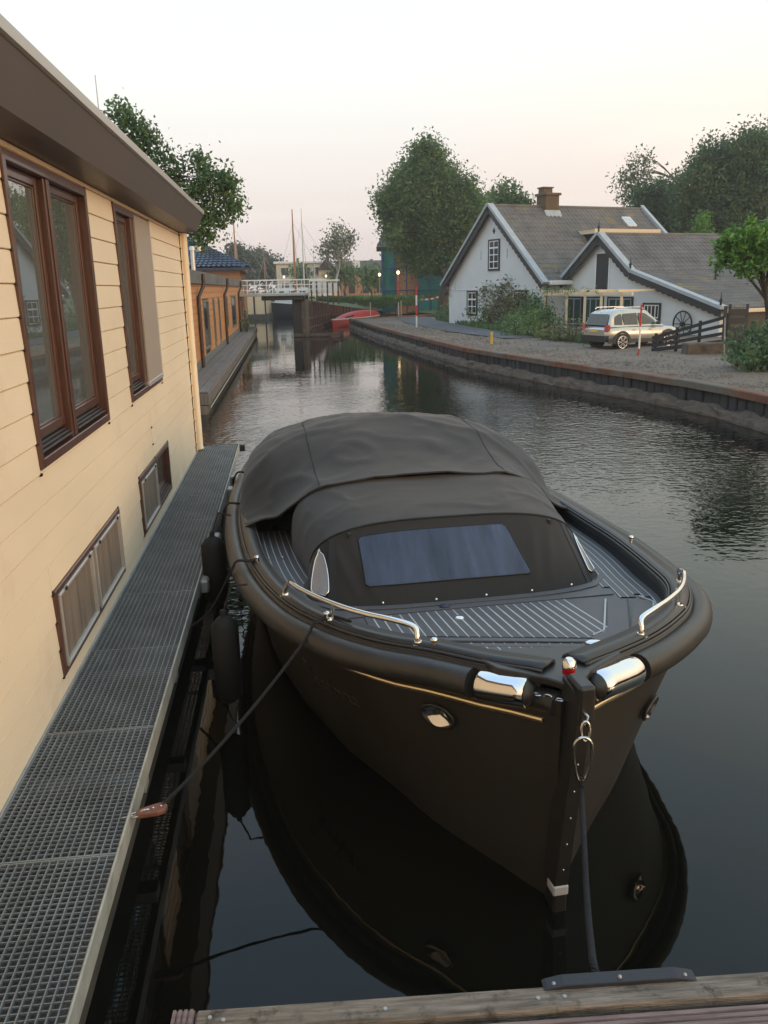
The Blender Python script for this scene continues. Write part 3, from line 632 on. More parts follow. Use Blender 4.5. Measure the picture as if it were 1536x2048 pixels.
# rubbing tube each side
for sgn, P in ((-1, PL), (1, PR)):
    n0 = 3 if sgn < 0 else 4
    Q = offs(P, -0.01, sgn, 0.0); Q = [q for q in Q if q.y > (0.30 if sgn < 0 else 0.27)]
    mb = MB(); mb.tube(Q, 0.069, 18); mb.build('rubbing_tube', 'rub_tube', BT)
    Q2 = offs(P, 0.035, sgn, -0.04); mb = MB(); mb.tube([q for q in Q2 if q.y > 0.05], 0.055, 10); mb.build('tube_seat', 'gun_paint', BT)
    Q3 = [hullpt(sgn, a, zc(a) - 0.135) + Vector((sgn * 0.006, -0.004, 0)) for a in np.linspace(0.10, 7.0, 60)]
    Q4 = [q + Vector((0, 0, 0.024)) + Vector((sgn * 0.012, -0.004, 0)) for q in Q3]
    mb = MB(); mb.grid([[a, b, b + Vector((-sgn * .02, 0, .006))] for a, b in zip(Q3, Q4)], True, flip=(sgn > 0)); mb.build('brass_strip', 'brass', BT)
# polished sleeves at the tube ends, with chains to the stem
for sgn, P, ya, yb in ((-1, PL, .145, .295), (1, PR, .135, .27)):
    Q = offs(P, -0.01, sgn, 0.0); f_ = lambda y: Vector((interp([(q.y, q.x) for q in Q], y), y, interp([(q.y, q.z) for q in Q], y))); a, b = f_(ya), f_(yb)
    path = [f_(ya + (yb - ya) * t) for t in (0, .03, .25, .5, .75, .97, 1)]; mb = MB(); mb.tube(path, [.062, .070, .070, .070, .070, .070, .067], 28)
    mb.build('tube_sleeve', 'chrome', BT)
    mb = MB(); mb.tube([a.lerp(b, -0.12), a.lerp(b, -.06), a.lerp(b, 0.01)], [.03, .050, .062], 16); mb.build('tube_end', 'rub_tube', BT)
    c = Vector((0.075, -0.04, 0.99)); s_ = a.lerp(b, -0.1)
    for k in range(4):
        p = s_.lerp(c, (k + 0.3) / 4.2); t = (c - s_).normalized(); up = Vector((0, 0, 1)) if k % 2 else Vector((t.y, -t.x, 0))
        ring = [p + t * math.cos(q) * 0.020 + up * math.sin(q) * 0.011 for q in np.linspace(0, 2 * math.pi, 12, endpoint=False)]
        mb = MB(); mb.tube(ring, 0.0042, 6, closed=True); mb.build('chain_link', 'steel', BT)
mb = MB(); zt_ = zc(.15) + .088
mb.prism([(-.20, .245, zt_ - .04), (-.02, .10, zt_ - .04), (.03, .04, zt_ - .04), (.115, .04, zt_ - .04), (.19, .13, zt_ - .04), (.40, .265, zt_ - .04), (.40, .36, zt_ - .045), (.20, .42, zt_ - .05), (-.10, .46, zt_ - .05), (-.24, .36, zt_ - .045)], (0, 0, .036)); bc = mb.build('bow_cap', 'gun_paint', BT); bv = bc.modifiers.new('b', 'BEVEL'); bv.width = .008; bv.segments = 2
# capping rail (gunwale)
for sgn, P in ((-1, PL), (1, PR)):
    R_ = [offs(P, d, sgn, dz) for d, dz in ((0.040, -0.02), (0.044, 0.078), (0.054, 0.088), (0.152, 0.092), (0.162, 0.082), (0.165, 0.03))]
    idx = [k for k, p in enumerate(P) if p.y > 0.12]; cx_ = 0.07
    def cl_(q): 
        q = q.copy()
        if q.y < 0.6 and (q.x - cx_) * sgn < 0: q.x = cx_
        return q
    mb = MB(); [mb.grid([[cl_(r_[k]) for r_ in R_[j:j + 2]] for k in idx], True, flip=(sgn < 0)) for j in range(5)]; mb.build('capping_rail', 'gun_paint', BT, solid=0.012)
    e = [cl_(offs(P, 0.168, sgn, 0.075)[k]) for k in idx]; e = [q for q in e if q.y > 0.45]
    mb = MB(); mb.tube(e, 0.0055, 6); mb.build('rail_edging', 'light_alu', BT)
    e = [cl_(offs(P, 0.040, sgn, 0.072)[k]) for k in idx]; mb = MB(); mb.tube([q for q in e if q.y > .2], 0.009, 6); mb.build('rail_bead', 'gun_paint', BT)
    I = [offs(P, d, sgn, 0) for d in (0.166, 0.185)]
    rows = []
    for k in idx:
        t_ = cl_(I[0][k]); b_ = cl_(I[1][k]); t_.z = zc(P[k].y) + 0.07; b_.z = 0.70; rows.append([t_, b_])
    mb = MB(); mb.grid(rows, True, flip=(sgn < 0)); mb.build('bulwark', 'black_paint', BT)
# foredeck: pale caulking sheet with dark planks on it
def dz_(a): return 0.795 + 0.21 * max(0, 1 - a / 1.9) ** 1.25
def shy(y): return y - (.17 - .10 * min(1, max(0, (y - .85) / .72)))
def lim(sgn, a, d=0.19):
    P = PL if sgn < 0 else PR; Q = offs(P, d, sgn, 0); return interp([(q.y, q.x) for q in Q], a)
def inner_b(sgn, a): return lim(sgn, a)
av = [0.30, .36, 0.42, .5, .6, .7, .8, .9, 1.0, 1.15, 1.3, 1.5, 1.7, 2.0, 2.4, 2.8, 3.2, 3.6]
mb = MB(); mb.grid([[(inner_b(-1, a), a, dz_(a)), (0.1, a, dz_(a) + 0.004), (inner_b(1, a), a, dz_(a))] for a in av], True); mb.build('deck', 'plank_dark', BT); CK = MB()
def front_a(b):                                  # forward edge of the deck at the offset b
    tab = [(inner_b(-1, a), a) for a in av[::-1]] if b < 0.1 else [(inner_b(1, a), a) for a in av]
    tab = sorted(tab); return interp(tab, b) + 0.03
HATCH = [(-0.34, 1.13), (0.50, 0.86), (0.72, 0.94), (1.06, 1.50), (0.92, 1.66), (0.02, 1.64)]
def hood_front(b):
    t = min(1, abs((b - 0.1) / 1.0)); return 1.665 + 0.55 * (1 - (1 - t ** 3.5) ** (1 / 3.5))
def plank(b0, b1, a0f, a1f, g=0.006):
    A0, A1 = a0f(b0), a0f(b1); C0, C1 = a1f(b0), a1f(b1)
    if min(C0 - A0, C1 - A1) < 0.03: return
    CK.grid([[(b1 - .005, C0 + (A0 - C0) * 0 + 0, dz_(C1) + .0062), (b1 + .005, C1, dz_(C1) + .0062)], [(b1 - .005, A1, dz_(A1) + .0062), (b1 + .005, A1, dz_(A1) + .0062)]], False, True)
    b0 += g / 2; b1 -= g / 2; n = 4; rows = []
    lo = [(b0, A0 + (C0 - A0) * i / n) for i in range(n + 1)]; hi = [(b1, A1 + (C1 - A1) * i / n) for i in range(n + 1)]
    mb = MB(); v = []
    for (x, y), (x2, y2) in zip(lo, hi): v.append([(x, y, dz_(y) + 0.001), (x, y, dz_(y) + 0.0075), (x2, y2, dz_(y2) + 0.0075), (x2, y2, dz_(y2) + 0.001)])
    mb.grid(v, False); mb.add([v[0][k] for k in range(4)], [(0, 1, 2, 3)]); mb.build('deck_plank', 'plank_dark', BT)
P_ = 0.054
def hin_lo(b): return shy(interp([(-0.34, 1.13), (0.50, 0.86), (1.2, 0.86)], b) + 0.05)
def hin_hi(b): return interp([(0.50, 1.585), (0.86, 1.585), (1.0, 1.5)], b)
b = -0.62
while b < 1.16:                                  # forward strip ahead of the hatch
    if b < 0.62: plank(b, b + P_, front_a, lambda q: hin_lo(q) - 0.11, 0.008)
    else: plank(b, b + P_, front_a, lambda q: shy(interp([(0.62, .80), (0.72, .86), (1.10, 1.40), (1.2, 1.44)], q)) - 0.02, 0.008)
    b += P_
b = -0.60
while b < 0.60: plank(b, b + P_, lambda q: (hin_lo(q) if q > -.34 else 1.06), lambda q: 1.50, 0.008); b += P_
# plain border boards round the hatch and along the hood
def border(pts, w_, name='border_board', m='plank_dark', dz=0.0085, sh=True):
    if sh: pts = [(x, shy(y)) for x, y in pts]
    P = [Vector((x, y, 0)) for x, y in pts]; L_, R2 = [], []
    for k in range(len(P)):
        t = (P[min(k + 1, len(P) - 1)] - P[max(k - 1, 0)]).normalized(); nn = Vector((-t.y, t.x, 0)) * w_ / 2; L_.append(P[k] + nn); R2.append(P[k] - nn)
    mb = MB(); mb.grid([[(l.x, l.y, dz_(l.y) + dz - .006), (l.x, l.y, dz_(l.y) + dz), (r_.x, r_.y, dz_(r_.y) + dz), (r_.x, r_.y, dz_(r_.y) + dz - .006)] for l, r_ in zip(L_, R2)], False)
    return mb.build(name, m, BT)
border([(-0.62, 1.13), (-0.34, 1.035), (0.52, 0.775)], 0.045); border([(-0.50, 1.175), (-0.3, 1.115), (0.50, 0.865)], 0.045)
border([(0.50, 0.875), (0.66, 0.96), (0.94, 1.47)], 0.115); border([(0.55, 0.80), (0.74, 0.88), (1.08, 1.43)], 0.10)
border([(-0.72, 1.605), (0.1, 1.605), (0.98, 1.605)], 0.040)
hb_ = [(x, hood_front(x) - 0.005) for x in np.linspace(-0.88, 1.08, 15)]; 
border([(x, y - 0.02) for x, y in hb_], 0.07, dz=0.0095, sh=False)
border([(0.55, 0.832), (0.70, 0.905), (1.00, 1.46)], 0.008, 'gap_line', 'black', 0.0115)
border([(-0.40, 1.10), (0.50, 0.822)], 0.008, 'gap_line', 'black', 0.0115)
border([(0.505, 0.945), (0.60, 1.0), (0.88, 1.50)], 0.010, 'caulk_line', 'caulk', 0.0115)
border([(0.56, 0.755), (0.70, 0.775), (0.80, 0.85), (1.12, 1.38), (1.10, 1.50)], 0.010, 'caulk_line', 'caulk', 0.0115)
# side planks following the bulwark
for sgn in (-1, 1):
    P = PL if sgn < 0 else PR
    for k in range(11):
        d0, d1 = 0.175 + k * 0.046, 0.175 + (k + 1) * 0.046 - 0.007
        A = offs(P, d0, sgn, 0); B = offs(P, d1, sgn, 0); v = []
        for p, q in zip(A, B):
            if p.y < (1.05 if sgn < 0 else .86) or p.y > 3.6: continue
            if sgn < 0 and (q.x > -0.62 and q.y < 1.7): continue
            if sgn > 0 and q.y < 1.42 and q.x < interp([(0.65, .7), (1.28, 1.12), (1.42, 1.12)], q.y): continue
            if abs(q.x - 0.1) < 0.88: continue
            v.append([(p.x, p.y, dz_(p.y) + 0.001), (p.x, p.y, dz_(p.y) + 0.008), (q.x, q.y, dz_(q.y) + 0.008), (q.x, q.y, dz_(q.y) + 0.001)])
        if len(v) > 3:
            mb = MB(); mb.grid(v, False, flip=(sgn > 0)); mb.build('side_plank', 'plank_dark', BT)
            CK.grid([[Vector(r_[2]) + Vector((0, 0, -.0015)), Vector(r_[2]) + Vector((-sgn * .008, 0, -.0015))] for r_ in v], False, flip=(sgn > 0))
tag(CK.build('caulking', 'caulk', BT), kind='stuff')
# deck fittings
def fitting(x, y, r, h, m, name, sc=(1, 1, 1)):
    mb = MB(); mb.tube([(x, y, dz_(y)), (x, y, dz_(y) + h)], r, 12); mb.sphere((x, y, dz_(y) + h), r * 0.95, 10, 6, (1, 1, 0.35)); return mb.build(name, m, BT)
fitting(-0.07, 1.32, 0.030, 0.010, 'chrome', 'deck_filler'); fitting(-0.09, 1.565, 0.034, 0.012, 'navy', 'vent_cap')
for x, y in ((0.45, 0.66), (0.50, 0.59)): mb = MB(); mb.sphere((x, y, dz_(y) + 0.014), 0.036, 12, 6, (1.3, 0.8, 0.35)); mb.build('hatch_hinge', 'chrome', BT)
# ---- spray hood
HC, HW, HP, HZ = 0.10, 0.96, 3.4, 0.80
def sg(x): return (x > 0) - (x < 0)
def se(q, p=HP): c_, s_ = math.cos(q), math.sin(q); return sg(c_) * abs(c_) ** (2 / p), abs(s_) ** (2 / p)
def fold(p, a, y):
    # soft sags between the hoops and a few sharp pulls towards the rail
    sag = -0.018 * abs(math.sin(p.x * 2.9 + .6)) * abs(math.sin((a - 3.0) * 2.2)) * y
    r1 = 1 - abs(noise.noise(Vector((p.x * 1.5 + a * .9, a * 1.1 - p.x * .5, 4.0))) * 2.2); r2 = 1 - abs(noise.noise(Vector((p.x * 3.2 - a * 1.4, a * 2.0 + p.x, 9.0))) * 2.2)
    return sag + 0.020 * max(0, r1) ** 6 + 0.010 * max(0, r2) ** 5 + 0.012 * noise.noise(p * 2.2)
def hood(q, v):
    x, y = se(q); B = Vector((HC + (HW + 0.03) * x, 2.22 - 0.555 * y, HZ)); T = Vector((HC + HW * 0.97 * x, 2.35 - 0.22 * y, HZ + 0.43 * y * (1 - 0.03 * x * x) + 0.03 * math.cos(q * 1) * -0.2))
    p = B.lerp(T, v)
    wr = 0.006 * noise.noise(p * 4) + 0.010 * math.sin(v * math.pi) * (1 - abs(x) * 0.5)
    for bx_, k_ in ((-.72, .35), (-.60, .30), (.78, -.32), (.66, -.28)):       # slanting pulls beside the window
        e_ = (p.x - bx_ - k_ * (1 - v) * .45) / .035; wr += 0.016 * math.exp(-e_ * e_) * math.sin(v * math.pi)
    return p + Vector((0, -wr, 0.0))
TH = [math.pi - i * math.pi / 48 for i in range(49)]
TH2 = [math.pi - i * math.pi / 120 for i in range(121)]
mb = MB(); mb.grid([[hood(q, v) for q in TH2] for v in np.linspace(0, 1, 32)], True, True); mb.build('hood_front', 'canvas_front', BT)
def hood_top(q, v):
    x, y = se(q); x2, y2 = se(q, 4.0)
    A = hood(q, 1.0); B = Vector((HC + 0.03 + 1.02 * x2, 3.06, HZ + 0.0 + 0.500 * y2)); p = A.lerp(B, v); p.z += -0.006 * math.sin(v * math.pi) * y + fold(p * 1.3, p.y * 1.2, y) * .55 * math.sin(min(1, v * 3) * math.pi / 2) * math.sin(min(1, (1 - v) * 3) * math.pi / 2); return p
mb = MB(); mb.grid([[hood_top(q, v) for q in TH2] for v in np.linspace(0, 1, 30)], True, True); mb.build('hood_top', 'canvas', BT)
FRONT = [(-1.255, 3.34, .90), (-1.10, 3.26, .965), (-.98, 3.15, 1.00), (-.87, 3.07, 1.11), (-.68, 3.03, 1.245), (-.35, 3.01, 1.31), (.10, 3.00, 1.325), (.52, 3.01, 1.30), (.84, 3.03, 1.265), (1.04, 3.06, 1.16), (1.15, 3.10, 1.03), (1.27, 3.16, .95), (1.40, 3.22, .90)]
FC = crom(FRONT, 4)
def mainc(q, v):
    # stations aft of the hoop: half breadth follows the capping rail
    a = 3.02 + 4.3 * v
    x, y = se(q, interp([(0, 2.3), (.25, 2.5), (.45, 2.45), (.7, 2.2), (1, 2.1)], v))
    gl = interp([(p.y, p.x) for p in PL], a) + 0.055; gr = interp([(p.y, p.x) for p in PR], a) - 0.055
    if v > 0.9: gl *= 1 - (v - 0.9) * 1.5; gr *= 1 - (v - 0.9) * 1.5
    ht = interp([(0, .43), (.16, .515), (.33, .63), (.36, .632), (.5, .565), (.62, .49), (.75, .38), (.9, .22), (1, .05)], v); z0 = zc(a) + 0.095
    p = Vector(((gl + gr) / 2 + (gr - gl) / 2 * x, a + 0.30 * (1 - y) * max(0, 1 - v * 4), z0 + ht * y))
    t = (math.pi - q) / math.pi * (len(FC) - 1); k = min(len(FC) - 2, int(t)); f = FC[k].lerp(FC[k + 1], t - k)
    w_ = max(0, 1 - v / .26); w_ = w_ * w_ * (3 - 2 * w_); p = p.lerp(f + Vector((0, a - 3.02, 0)), w_)
    p.z += fold(p, a, y)
    return p
mb = MB(); mb.grid([[mainc(q, v) for q in TH2] for v in np.linspace(0, 1, 90)], True, True); mb.build('cover', 'canvas', BT)
mb = MB(); mb.tube([mainc(q, 0) + Vector((0, 0, 0.004)) for q in TH], 0.009, 6); [mb.tube([mainc(q, v) + Vector((0, 0, 0.001)) for v in np.linspace(.01, .9, 50)], 0.0035, 4) for q in (math.pi * .66, math.pi * .34)]; 
mb.tube([hood(q, 1.0) + Vector((0, -0.002, 0.003)) for q in TH[2:-2]], 0.007, 6)
for q in (math.pi * 0.795, math.pi * 0.20): mb.tube([hood(q, v) + Vector((0, -0.006, 0)) for v in np.linspace(0, 1, 8)], 0.005, 5)
mb.tube([hood(q, 0.005) + Vector((0, -0.004, 0.0)) for q in TH[1:-1]], 0.008, 6); mb.build('seam', 'piping', BT)
# zip bands and buckles
for q0, q1 in ((math.pi * 0.79, math.pi * 0.76), (math.pi * 0.235, math.pi * 0.205)): mb = MB(); mb.grid([[hood(q, v) + Vector((0, -0.008, 0)) for q in np.linspace(q0, q1, 3)] for v in np.linspace(0.01, 0.99, 8)], True, True); mb.build('zip_band', 'canvas', BT)
def theta_for(b, v):
    lo, hi = math.pi - 0.001, 0.001
    for _ in range(40):
        m_ = (lo + hi) / 2
        if hood(m_, v).x < b: lo = m_
        else: hi = m_
    return m_
rows = []
for v in (.27, .30, .38, .46, .54, .62, .70, .78, .85, .88):
    e_ = .022 if (v < .28 or v > .87) else 0; bl = -0.53 + e_; brr = 0.585 - 0.15 * v - e_; r_ = []
    for t in np.linspace(0, 1, 21): r_.append(hood(theta_for(bl + (brr - bl) * t, v), v) + Vector((0, -0.006, 0)))
    rows.append(r_)
mb = MB(); mb.grid(rows, True, True); mb.build('front_pane', 'vinyl', BT)
mb = MB(); rim = rows[0] + [r_[-1] for r_ in rows[1:]] + rows[-1][::-1][1:] + [r_[0] for r_ in rows[::-1][1:-1]]; mb.tube(rim, 0.004, 5, closed=True); mb.build('pane_welt', 'piping', BT)
for q0, nm in ((math.pi - 0.50, 'left'), (0.44, 'right')):
    rows = []
    for k in range(13):
        t = k / 12; wd = 0.34 * (math.sin(math.pi * min(1, max(0.0, t * 0.62 + 0.38)) ) ** 0.6) * (0.5 if t > 0.9 else 1) * (0.75 if t < 0.08 else 1); wd = max(wd, 0.02)
        v = 0.16 + 0.76 * t; rows.append([hood(q0 + s_ * wd * 0.5, v) + Vector((-0.010 if nm == 'left' else 0.010, -0.008, 0)) for s_ in (1, 0.5, 0, -0.5, -1)])
    mb = MB(); mb.grid(rows, True, False); mb.build('side_pane', 'vinyl_clear', BT)
    mb = MB(); rim = [r_[0] for r_ in rows] + [r_[-1] for r_ in rows[::-1]]; mb.tube(rim, 0.005, 5, closed=True); mb.build('pane_rim', 'chrome', BT)
for q in (math.pi * 0.70, math.pi * 0.30):
    p = hood(q, 0.955); mb = MB(); mb.bbox((p.x - 0.012, p.y - 0.03, p.z - 0.03), (p.x + 0.012, p.y - 0.006, p.z + 0.01), 0.004); mb.build('buckle', 'black', BT)
mb = MB()
for x in (-0.45, -0.12, 0.2, 0.5, 0.78): mb.sphere((x, hood_front(x) - 0.008, dz_(1.65) + 0.03), 0.009, 7, 5)
for x in (-0.98, -1.08): mb.sphere((x, 2.8, dz_(2.8) + 0.02), 0.009, 7, 5)
mb.build('snap_stud', 'chrome', BT)
# hand rails
def railpts(sgn, aa, dd, hh):
    P = PL if sgn < 0 else PR; Q = offs(P, dd, sgn, 0); x = interp([(q.y, q.x) for q in Q], aa); return Vector((x, aa, zc(aa) + 0.092 + hh))
def handrail(sgn, A, label):
    path = [railpts(sgn, A[0], .085, 0), railpts(sgn, A[0] - .005, .085, .05), railpts(sgn, A[0] - .04 * (1 if A[0] > A[-1] else -1), .10, .095)] + [railpts(sgn, a, .085, .11) for a in np.linspace(A[0] - 0.12, A[-1] + 0.09, 8)] + [railpts(sgn, A[-1] + .03, .10, .085), railpts(sgn, A[-1] + .003, .085, .04), railpts(sgn, A[-1], .085, 0)]
    mb = MB(); mb.tube(crom(path, 4), 0.0145, 10); rl = mb.build('handrail', 'chrome', BT)
    for a in A:
        p = railpts(sgn, a, .085, 0); mb = MB(); mb.tube([p, p + Vector((0, 0, 0.008)), p + Vector((0, 0, 0.009)), p + Vector((0, 0, 0.02))], [.034, .034, .02, .018], 12); mb.build('rail_foot', 'chrome', rl)
    m_ = railpts(sgn, A[1], .10, .015); mb = MB(); mb.tube([m_, m_ + Vector((0, 0, .09))], 0.010, 8); mb.build('rail_post', 'chrome', rl)
handrail(-1, (1.66, 1.14, 0.66), ''); handrail(1, (1.25, 0.84, 0.46), '')
for sgn, a in ((-1, 1.17), (1, 2.2), (-1, 2.42), (-1, 0.60)):
    p = railpts(sgn, a, .085, 0); mb = MB(); mb.tube([p, p + Vector((0, 0, .03))], 0.012, 8); mb.sphere(p + Vector((0, 0, .038)), 0.017, 10, 6, (1.1, 1.1, .8)); mb.build('cleat', 'chrome', BT)
# bow light on the stem head
mb = MB(); mb.tube([(0.075, 0.10, 1.07), (0.075, 0.10, 1.102)], 0.029, 14); bl = mb.build('bow_light', 'red_lens', BT)
mb = MB(); mb.tube([(0.075, 0.10, 1.1022), (0.075, 0.10, 1.128), (0.075, 0.10, 1.140)], [0.032, 0.030, 0.016], 14); mb.build('light_cap', 'chrome', bl)
# oval lights in the bow
def hullframe(sgn, a, z):
    p = hullpt(sgn, a, z); da = hullpt(sgn, a - 0.02, z) - hullpt(sgn, a + 0.02, z); dzv = hullpt(sgn, a, z + 0.02) - hullpt(sgn, a, z - 0.02)
    t = da.normalized(); n_ = t.cross(dzv).normalized() * (1 if t.cross(dzv).x * sgn > 0 else -1); u_ = n_.cross(t).normalized()
    if u_.z < 0: u_ = -u_
    return p, t, u_, n_
for sgn, a, z in ((-1, 0.53, 0.70), (1, 0.62, 0.56)):
    p, t, u_, n_ = hullframe(sgn, a, z); ring = [p + n_ * 0.022 + t * math.cos(q) * 0.092 + u_ * math.sin(q) * 0.056 for q in np.linspace(0, 2 * math.pi, 28, endpoint=False)]
    mb = MB(); mb.tube(ring, 0.010, 7, closed=True); hl = mb.build('headlight', 'gun_paint', BT)
    mb = MB(); rows = [[p + n_ * (0.004 + 0.022 * r_ * r_ + 0.011 * r_ * math.sin(3 * q)) + t * math.cos(q) * 0.082 * r_ + u_ * math.sin(q) * 0.047 * r_ for q in np.linspace(0, 2 * math.pi, 25)] for r_ in (0.02, .35, .65, 1.0)]
    mb.grid(rows, True, sgn > 0); mb.build('reflector', 'chrome', hl)
# name on the bow, in script
GLY = {'J': [(.55, 1.55), (.15, 1.75), (.05, 1.35), (.5, 1.5), (.95, 1.65), (.75, .9), (.45, -.35), (.1, -.6), (.15, -.2), (.7, .3), (1.0, .45)],
 'a': [(.0, .15), (.45, .62), (.15, .55), (.05, .15), (.25, .0), (.5, .35), (.5, .62), (.5, .1), (.7, .05), (.9, .35)],
 'c': [(.0, .2), (.45, .55), (.2, .6), (.08, .25), (.3, .0), (.7, .25)],
 'o': [(.0, .2), (.3, .6), (.08, .3), (.25, .0), (.5, .3), (.3, .6), (.5, .5), (.75, .5)],
 'b': [(.0, .3), (.35, 1.1), (.3, 1.45), (.15, 1.2), (.1, .2), (.3, .0), (.5, .35), (.3, .55), (.55, .45), (.75, .4)],
 'i': [(.0, .1), (.25, .6), (.2, .15), (.35, .0), (.6, .3)],
 'n': [(.0, .3), (.15, .6), (.12, .0), (.35, .55), (.5, .5), (.45, .1), (.6, .0), (.8, .3)]}
mb = MB(); s_ = 0.0; SC = 0.083
for ch in 'Jacobina':
    g_ = GLY[ch]; pts = []
    for x, y in g_:
        a = 1.56 - (s_ + x) * SC; z = 0.44 + y * SC * 1.05 + (1.56 - a) * 0.13; p, t, u_, n_ = hullframe(-1, a, z); pts.append(p + n_ * 0.003)
    mb.tube(crom(pts, 5), 0.0048, 4)
    if ch == 'i':
        a = 1.56 - (s_ + .3) * SC; p, t, u_, n_ = hullframe(-1, a, 0.44 + .85 * SC + (1.56 - a) * .13); mb.sphere(p + n_ * .003, 0.006, 5, 4)
    s_ += g_[-1][0] + 0.02
mb.build('name_lettering', 'letter', BT)

# bow eye, shackle, snap hook and bow line
def bw(b, a, z): return BM @ Vector((b, a, z))
mb = MB(); mb.tube([(0.062, -0.08, 0.985), (0.062, -0.13, 0.985), (0.060, -0.135, 0.95), (0.058, -0.09, 0.935)], 0.008, 7); mb.build('bow_eye', 'steel', BT)
sh = MB(); c = bw(0.052, -0.14, 0.927)
sh.tube([c + Vector((math.cos(q) * 0.018, math.sin(q) * 0.006, math.sin(q) * 0.042)) for q in np.linspace(0, 2 * math.pi, 16, endpoint=False)], 0.0065, 7, closed=True)
tag(sh.build('shackle', 'steel'), 'small steel shackle hanging from the eye on the sloop stem', 'shackle')
c = bw(0.040, -0.15, 0.800); sh = MB()
K = [(0, .105), (.03, .085), (.038, .04), (.03, -.03), (.018, -.08), (.0, -.098), (-.018, -.08), (-.03, -.03), (-.038, .04), (-.03, .085)]
sh.tube(crom([c + Vector((x, 0.002, z)) for x, z in K], 4, True), 0.0075, 8, closed=True)
tag(sh.build('snap_hook', 'steel'), 'large pear shaped steel snap hook on the bow line', 'hook')
hookb = c + Vector((0, 0, -0.095))
DK = gp(1190, 1940, 0.86)
rope('bow_line', [hookb + Vector((0, .0, .012)), hookb + Vector((0.0, -.01, -.06)), hookb.lerp(DK, 0.3) + Vector((0, 0, -.07)), hookb.lerp(DK, 0.6) + Vector((0, 0, -.10)), hookb.lerp(DK, 0.85) + Vector((0, 0, -.06)), DK, DK + Vector((0.02, -.12, -.08))], 0.0115, 'rope_black', 'black twisted rope running from the snap hook down to the wooden dock', pitch=0.045)
# side line from the rail round the tube to the pulley on the walkway
pe = gp(262, 1632, 0.44); pu = gp(318, 1618, 0.45)
r0 = BM @ railpts(-1, 1.17, .10, .02); r1 = BM @ (railpts(-1, 1.10, -0.01, .015)); r2 = BM @ railpts(-1, 1.06, -0.085, -.07)
rope('side_line', [BM @ railpts(-1, 1.02, .11, .03), r0, r1, r2, r2.lerp(pu, .35) + Vector((0, 0, -.035)), r2.lerp(pu, .7) + Vector((0, 0, -.03)), pu], 0.009, 'rope_black', 'black rope from the sloop rail to the red pulley block', pitch=0.04)
mb = MB(); d = (pu - pe).normalized(); x_ = d.cross(Vector((0, 0, 1))).normalized()
prof = [(-0.065, .018), (-.03, .028), (.03, .036), (.062, .030), (.075, 0), (.062, -.030), (.03, -.036), (-.03, -.028), (-.065, -.018)]
c = pu - d * 0.035; mb.prism([c + d * a + x_ * b + Vector((0, 0, 0.012)) for a, b in prof], (0, 0, -0.024)); pb = mb.build('pulley_block', 'pulley')
bv = pb.modifiers.new('b', 'BEVEL'); bv.width = 0.006; bv.segments = 2; tag(pb, 'small reddish pulley block shackled to the walkway edge', 'pulley')
mb = MB()
for a in (-.03, .01, .045): mb.sphere(c + d * a + Vector((0, 0, .013)), 0.006, 6, 4)
mb.build('rivet', 'steel', pb)
mb = MB(); c2 = pe + d * 0.02
mb.tube([c2 + d * math.cos(q) * .026 + x_ * math.sin(q) * .018 for q in np.linspace(0, 2 * math.pi, 14, endpoint=False)], .0045, 6, closed=True)
c3 = c2 + d * 0.042; mb.tube([c3 + d * math.cos(q) * .024 + Vector((0, 0, math.sin(q) * .014)) for q in np.linspace(0, 2 * math.pi, 14, endpoint=False)], .0045, 6, closed=True)
mb.tube([pe - d * 0.05, pe + d * 0.01], .005, 6)
tag(mb.build('chain', 'steel'), 'two steel rings joining the pulley block to the walkway', 'chain')
# stern side lines over the tube
for s_a, w_s, lab in ((2.42, 5.6, 'short black line wrapped over the sloop tube near the two hood studs'), (4.05, 8.3, 'short black line wrapped over the sloop tube beside the cover'), (5.3, 10.6, 'thin black line tied from the sloop quarter to the walkway end')):
    q = wk(0.62, w_s, 0.40); rope('fender_line', [BM @ railpts(-1, s_a, .10, .02), BM @ railpts(-1, s_a, .03, .015), BM @ railpts(-1, s_a, -.05, .02), BM @ railpts(-1, s_a, -.095, -.06), (BM @ railpts(-1, s_a, -.10, -.2)).lerp(q, .5), q], 0.010, 'rope_black', lab, pitch=0.05)
def fender(p, r_, h, lab):
    o = empty('fender', p, 0, lab, 'fender', 'black fenders between the sloop and the walkway'); mb = MB()
    mb.tube([(0, 0, -h / 2), (0, 0, -h / 2 + .02), (0, 0, -h / 2 + r_ * .7), (0, 0, h / 2 - r_ * .7), (0, 0, h / 2 - .02), (0, 0, h / 2)], [r_ * .25, r_ * .6, r_, r_, r_ * .6, r_ * .25], 16); mb.build('body', 'fender', o)
    mb = MB(); mb.tube([(0, 0, h / 2 - .01), (0, 0, h / 2 + .04)], .02, 8); mb.tube([(0, 0, h / 2 + .03), (0.06, 0.01, h / 2 + .2), (0.16, 0.02, 0.92 - p.z)], .007, 5); mb.build('lanyard', 'rope_black', o)
q = BM @ railpts(-1, 2.0, -0.20, 0); fender(Vector((q.x - .01, q.y, 0.42)), 0.088, 0.60, 'round topped black fender hanging forward, nearer the bow')
q = BM @ railpts(-1, 3.7, -0.185, 0); fender(Vector((q.x, q.y, 0.45)), 0.10, 0.6, 'black fender hanging further aft, beside the canvas cover')

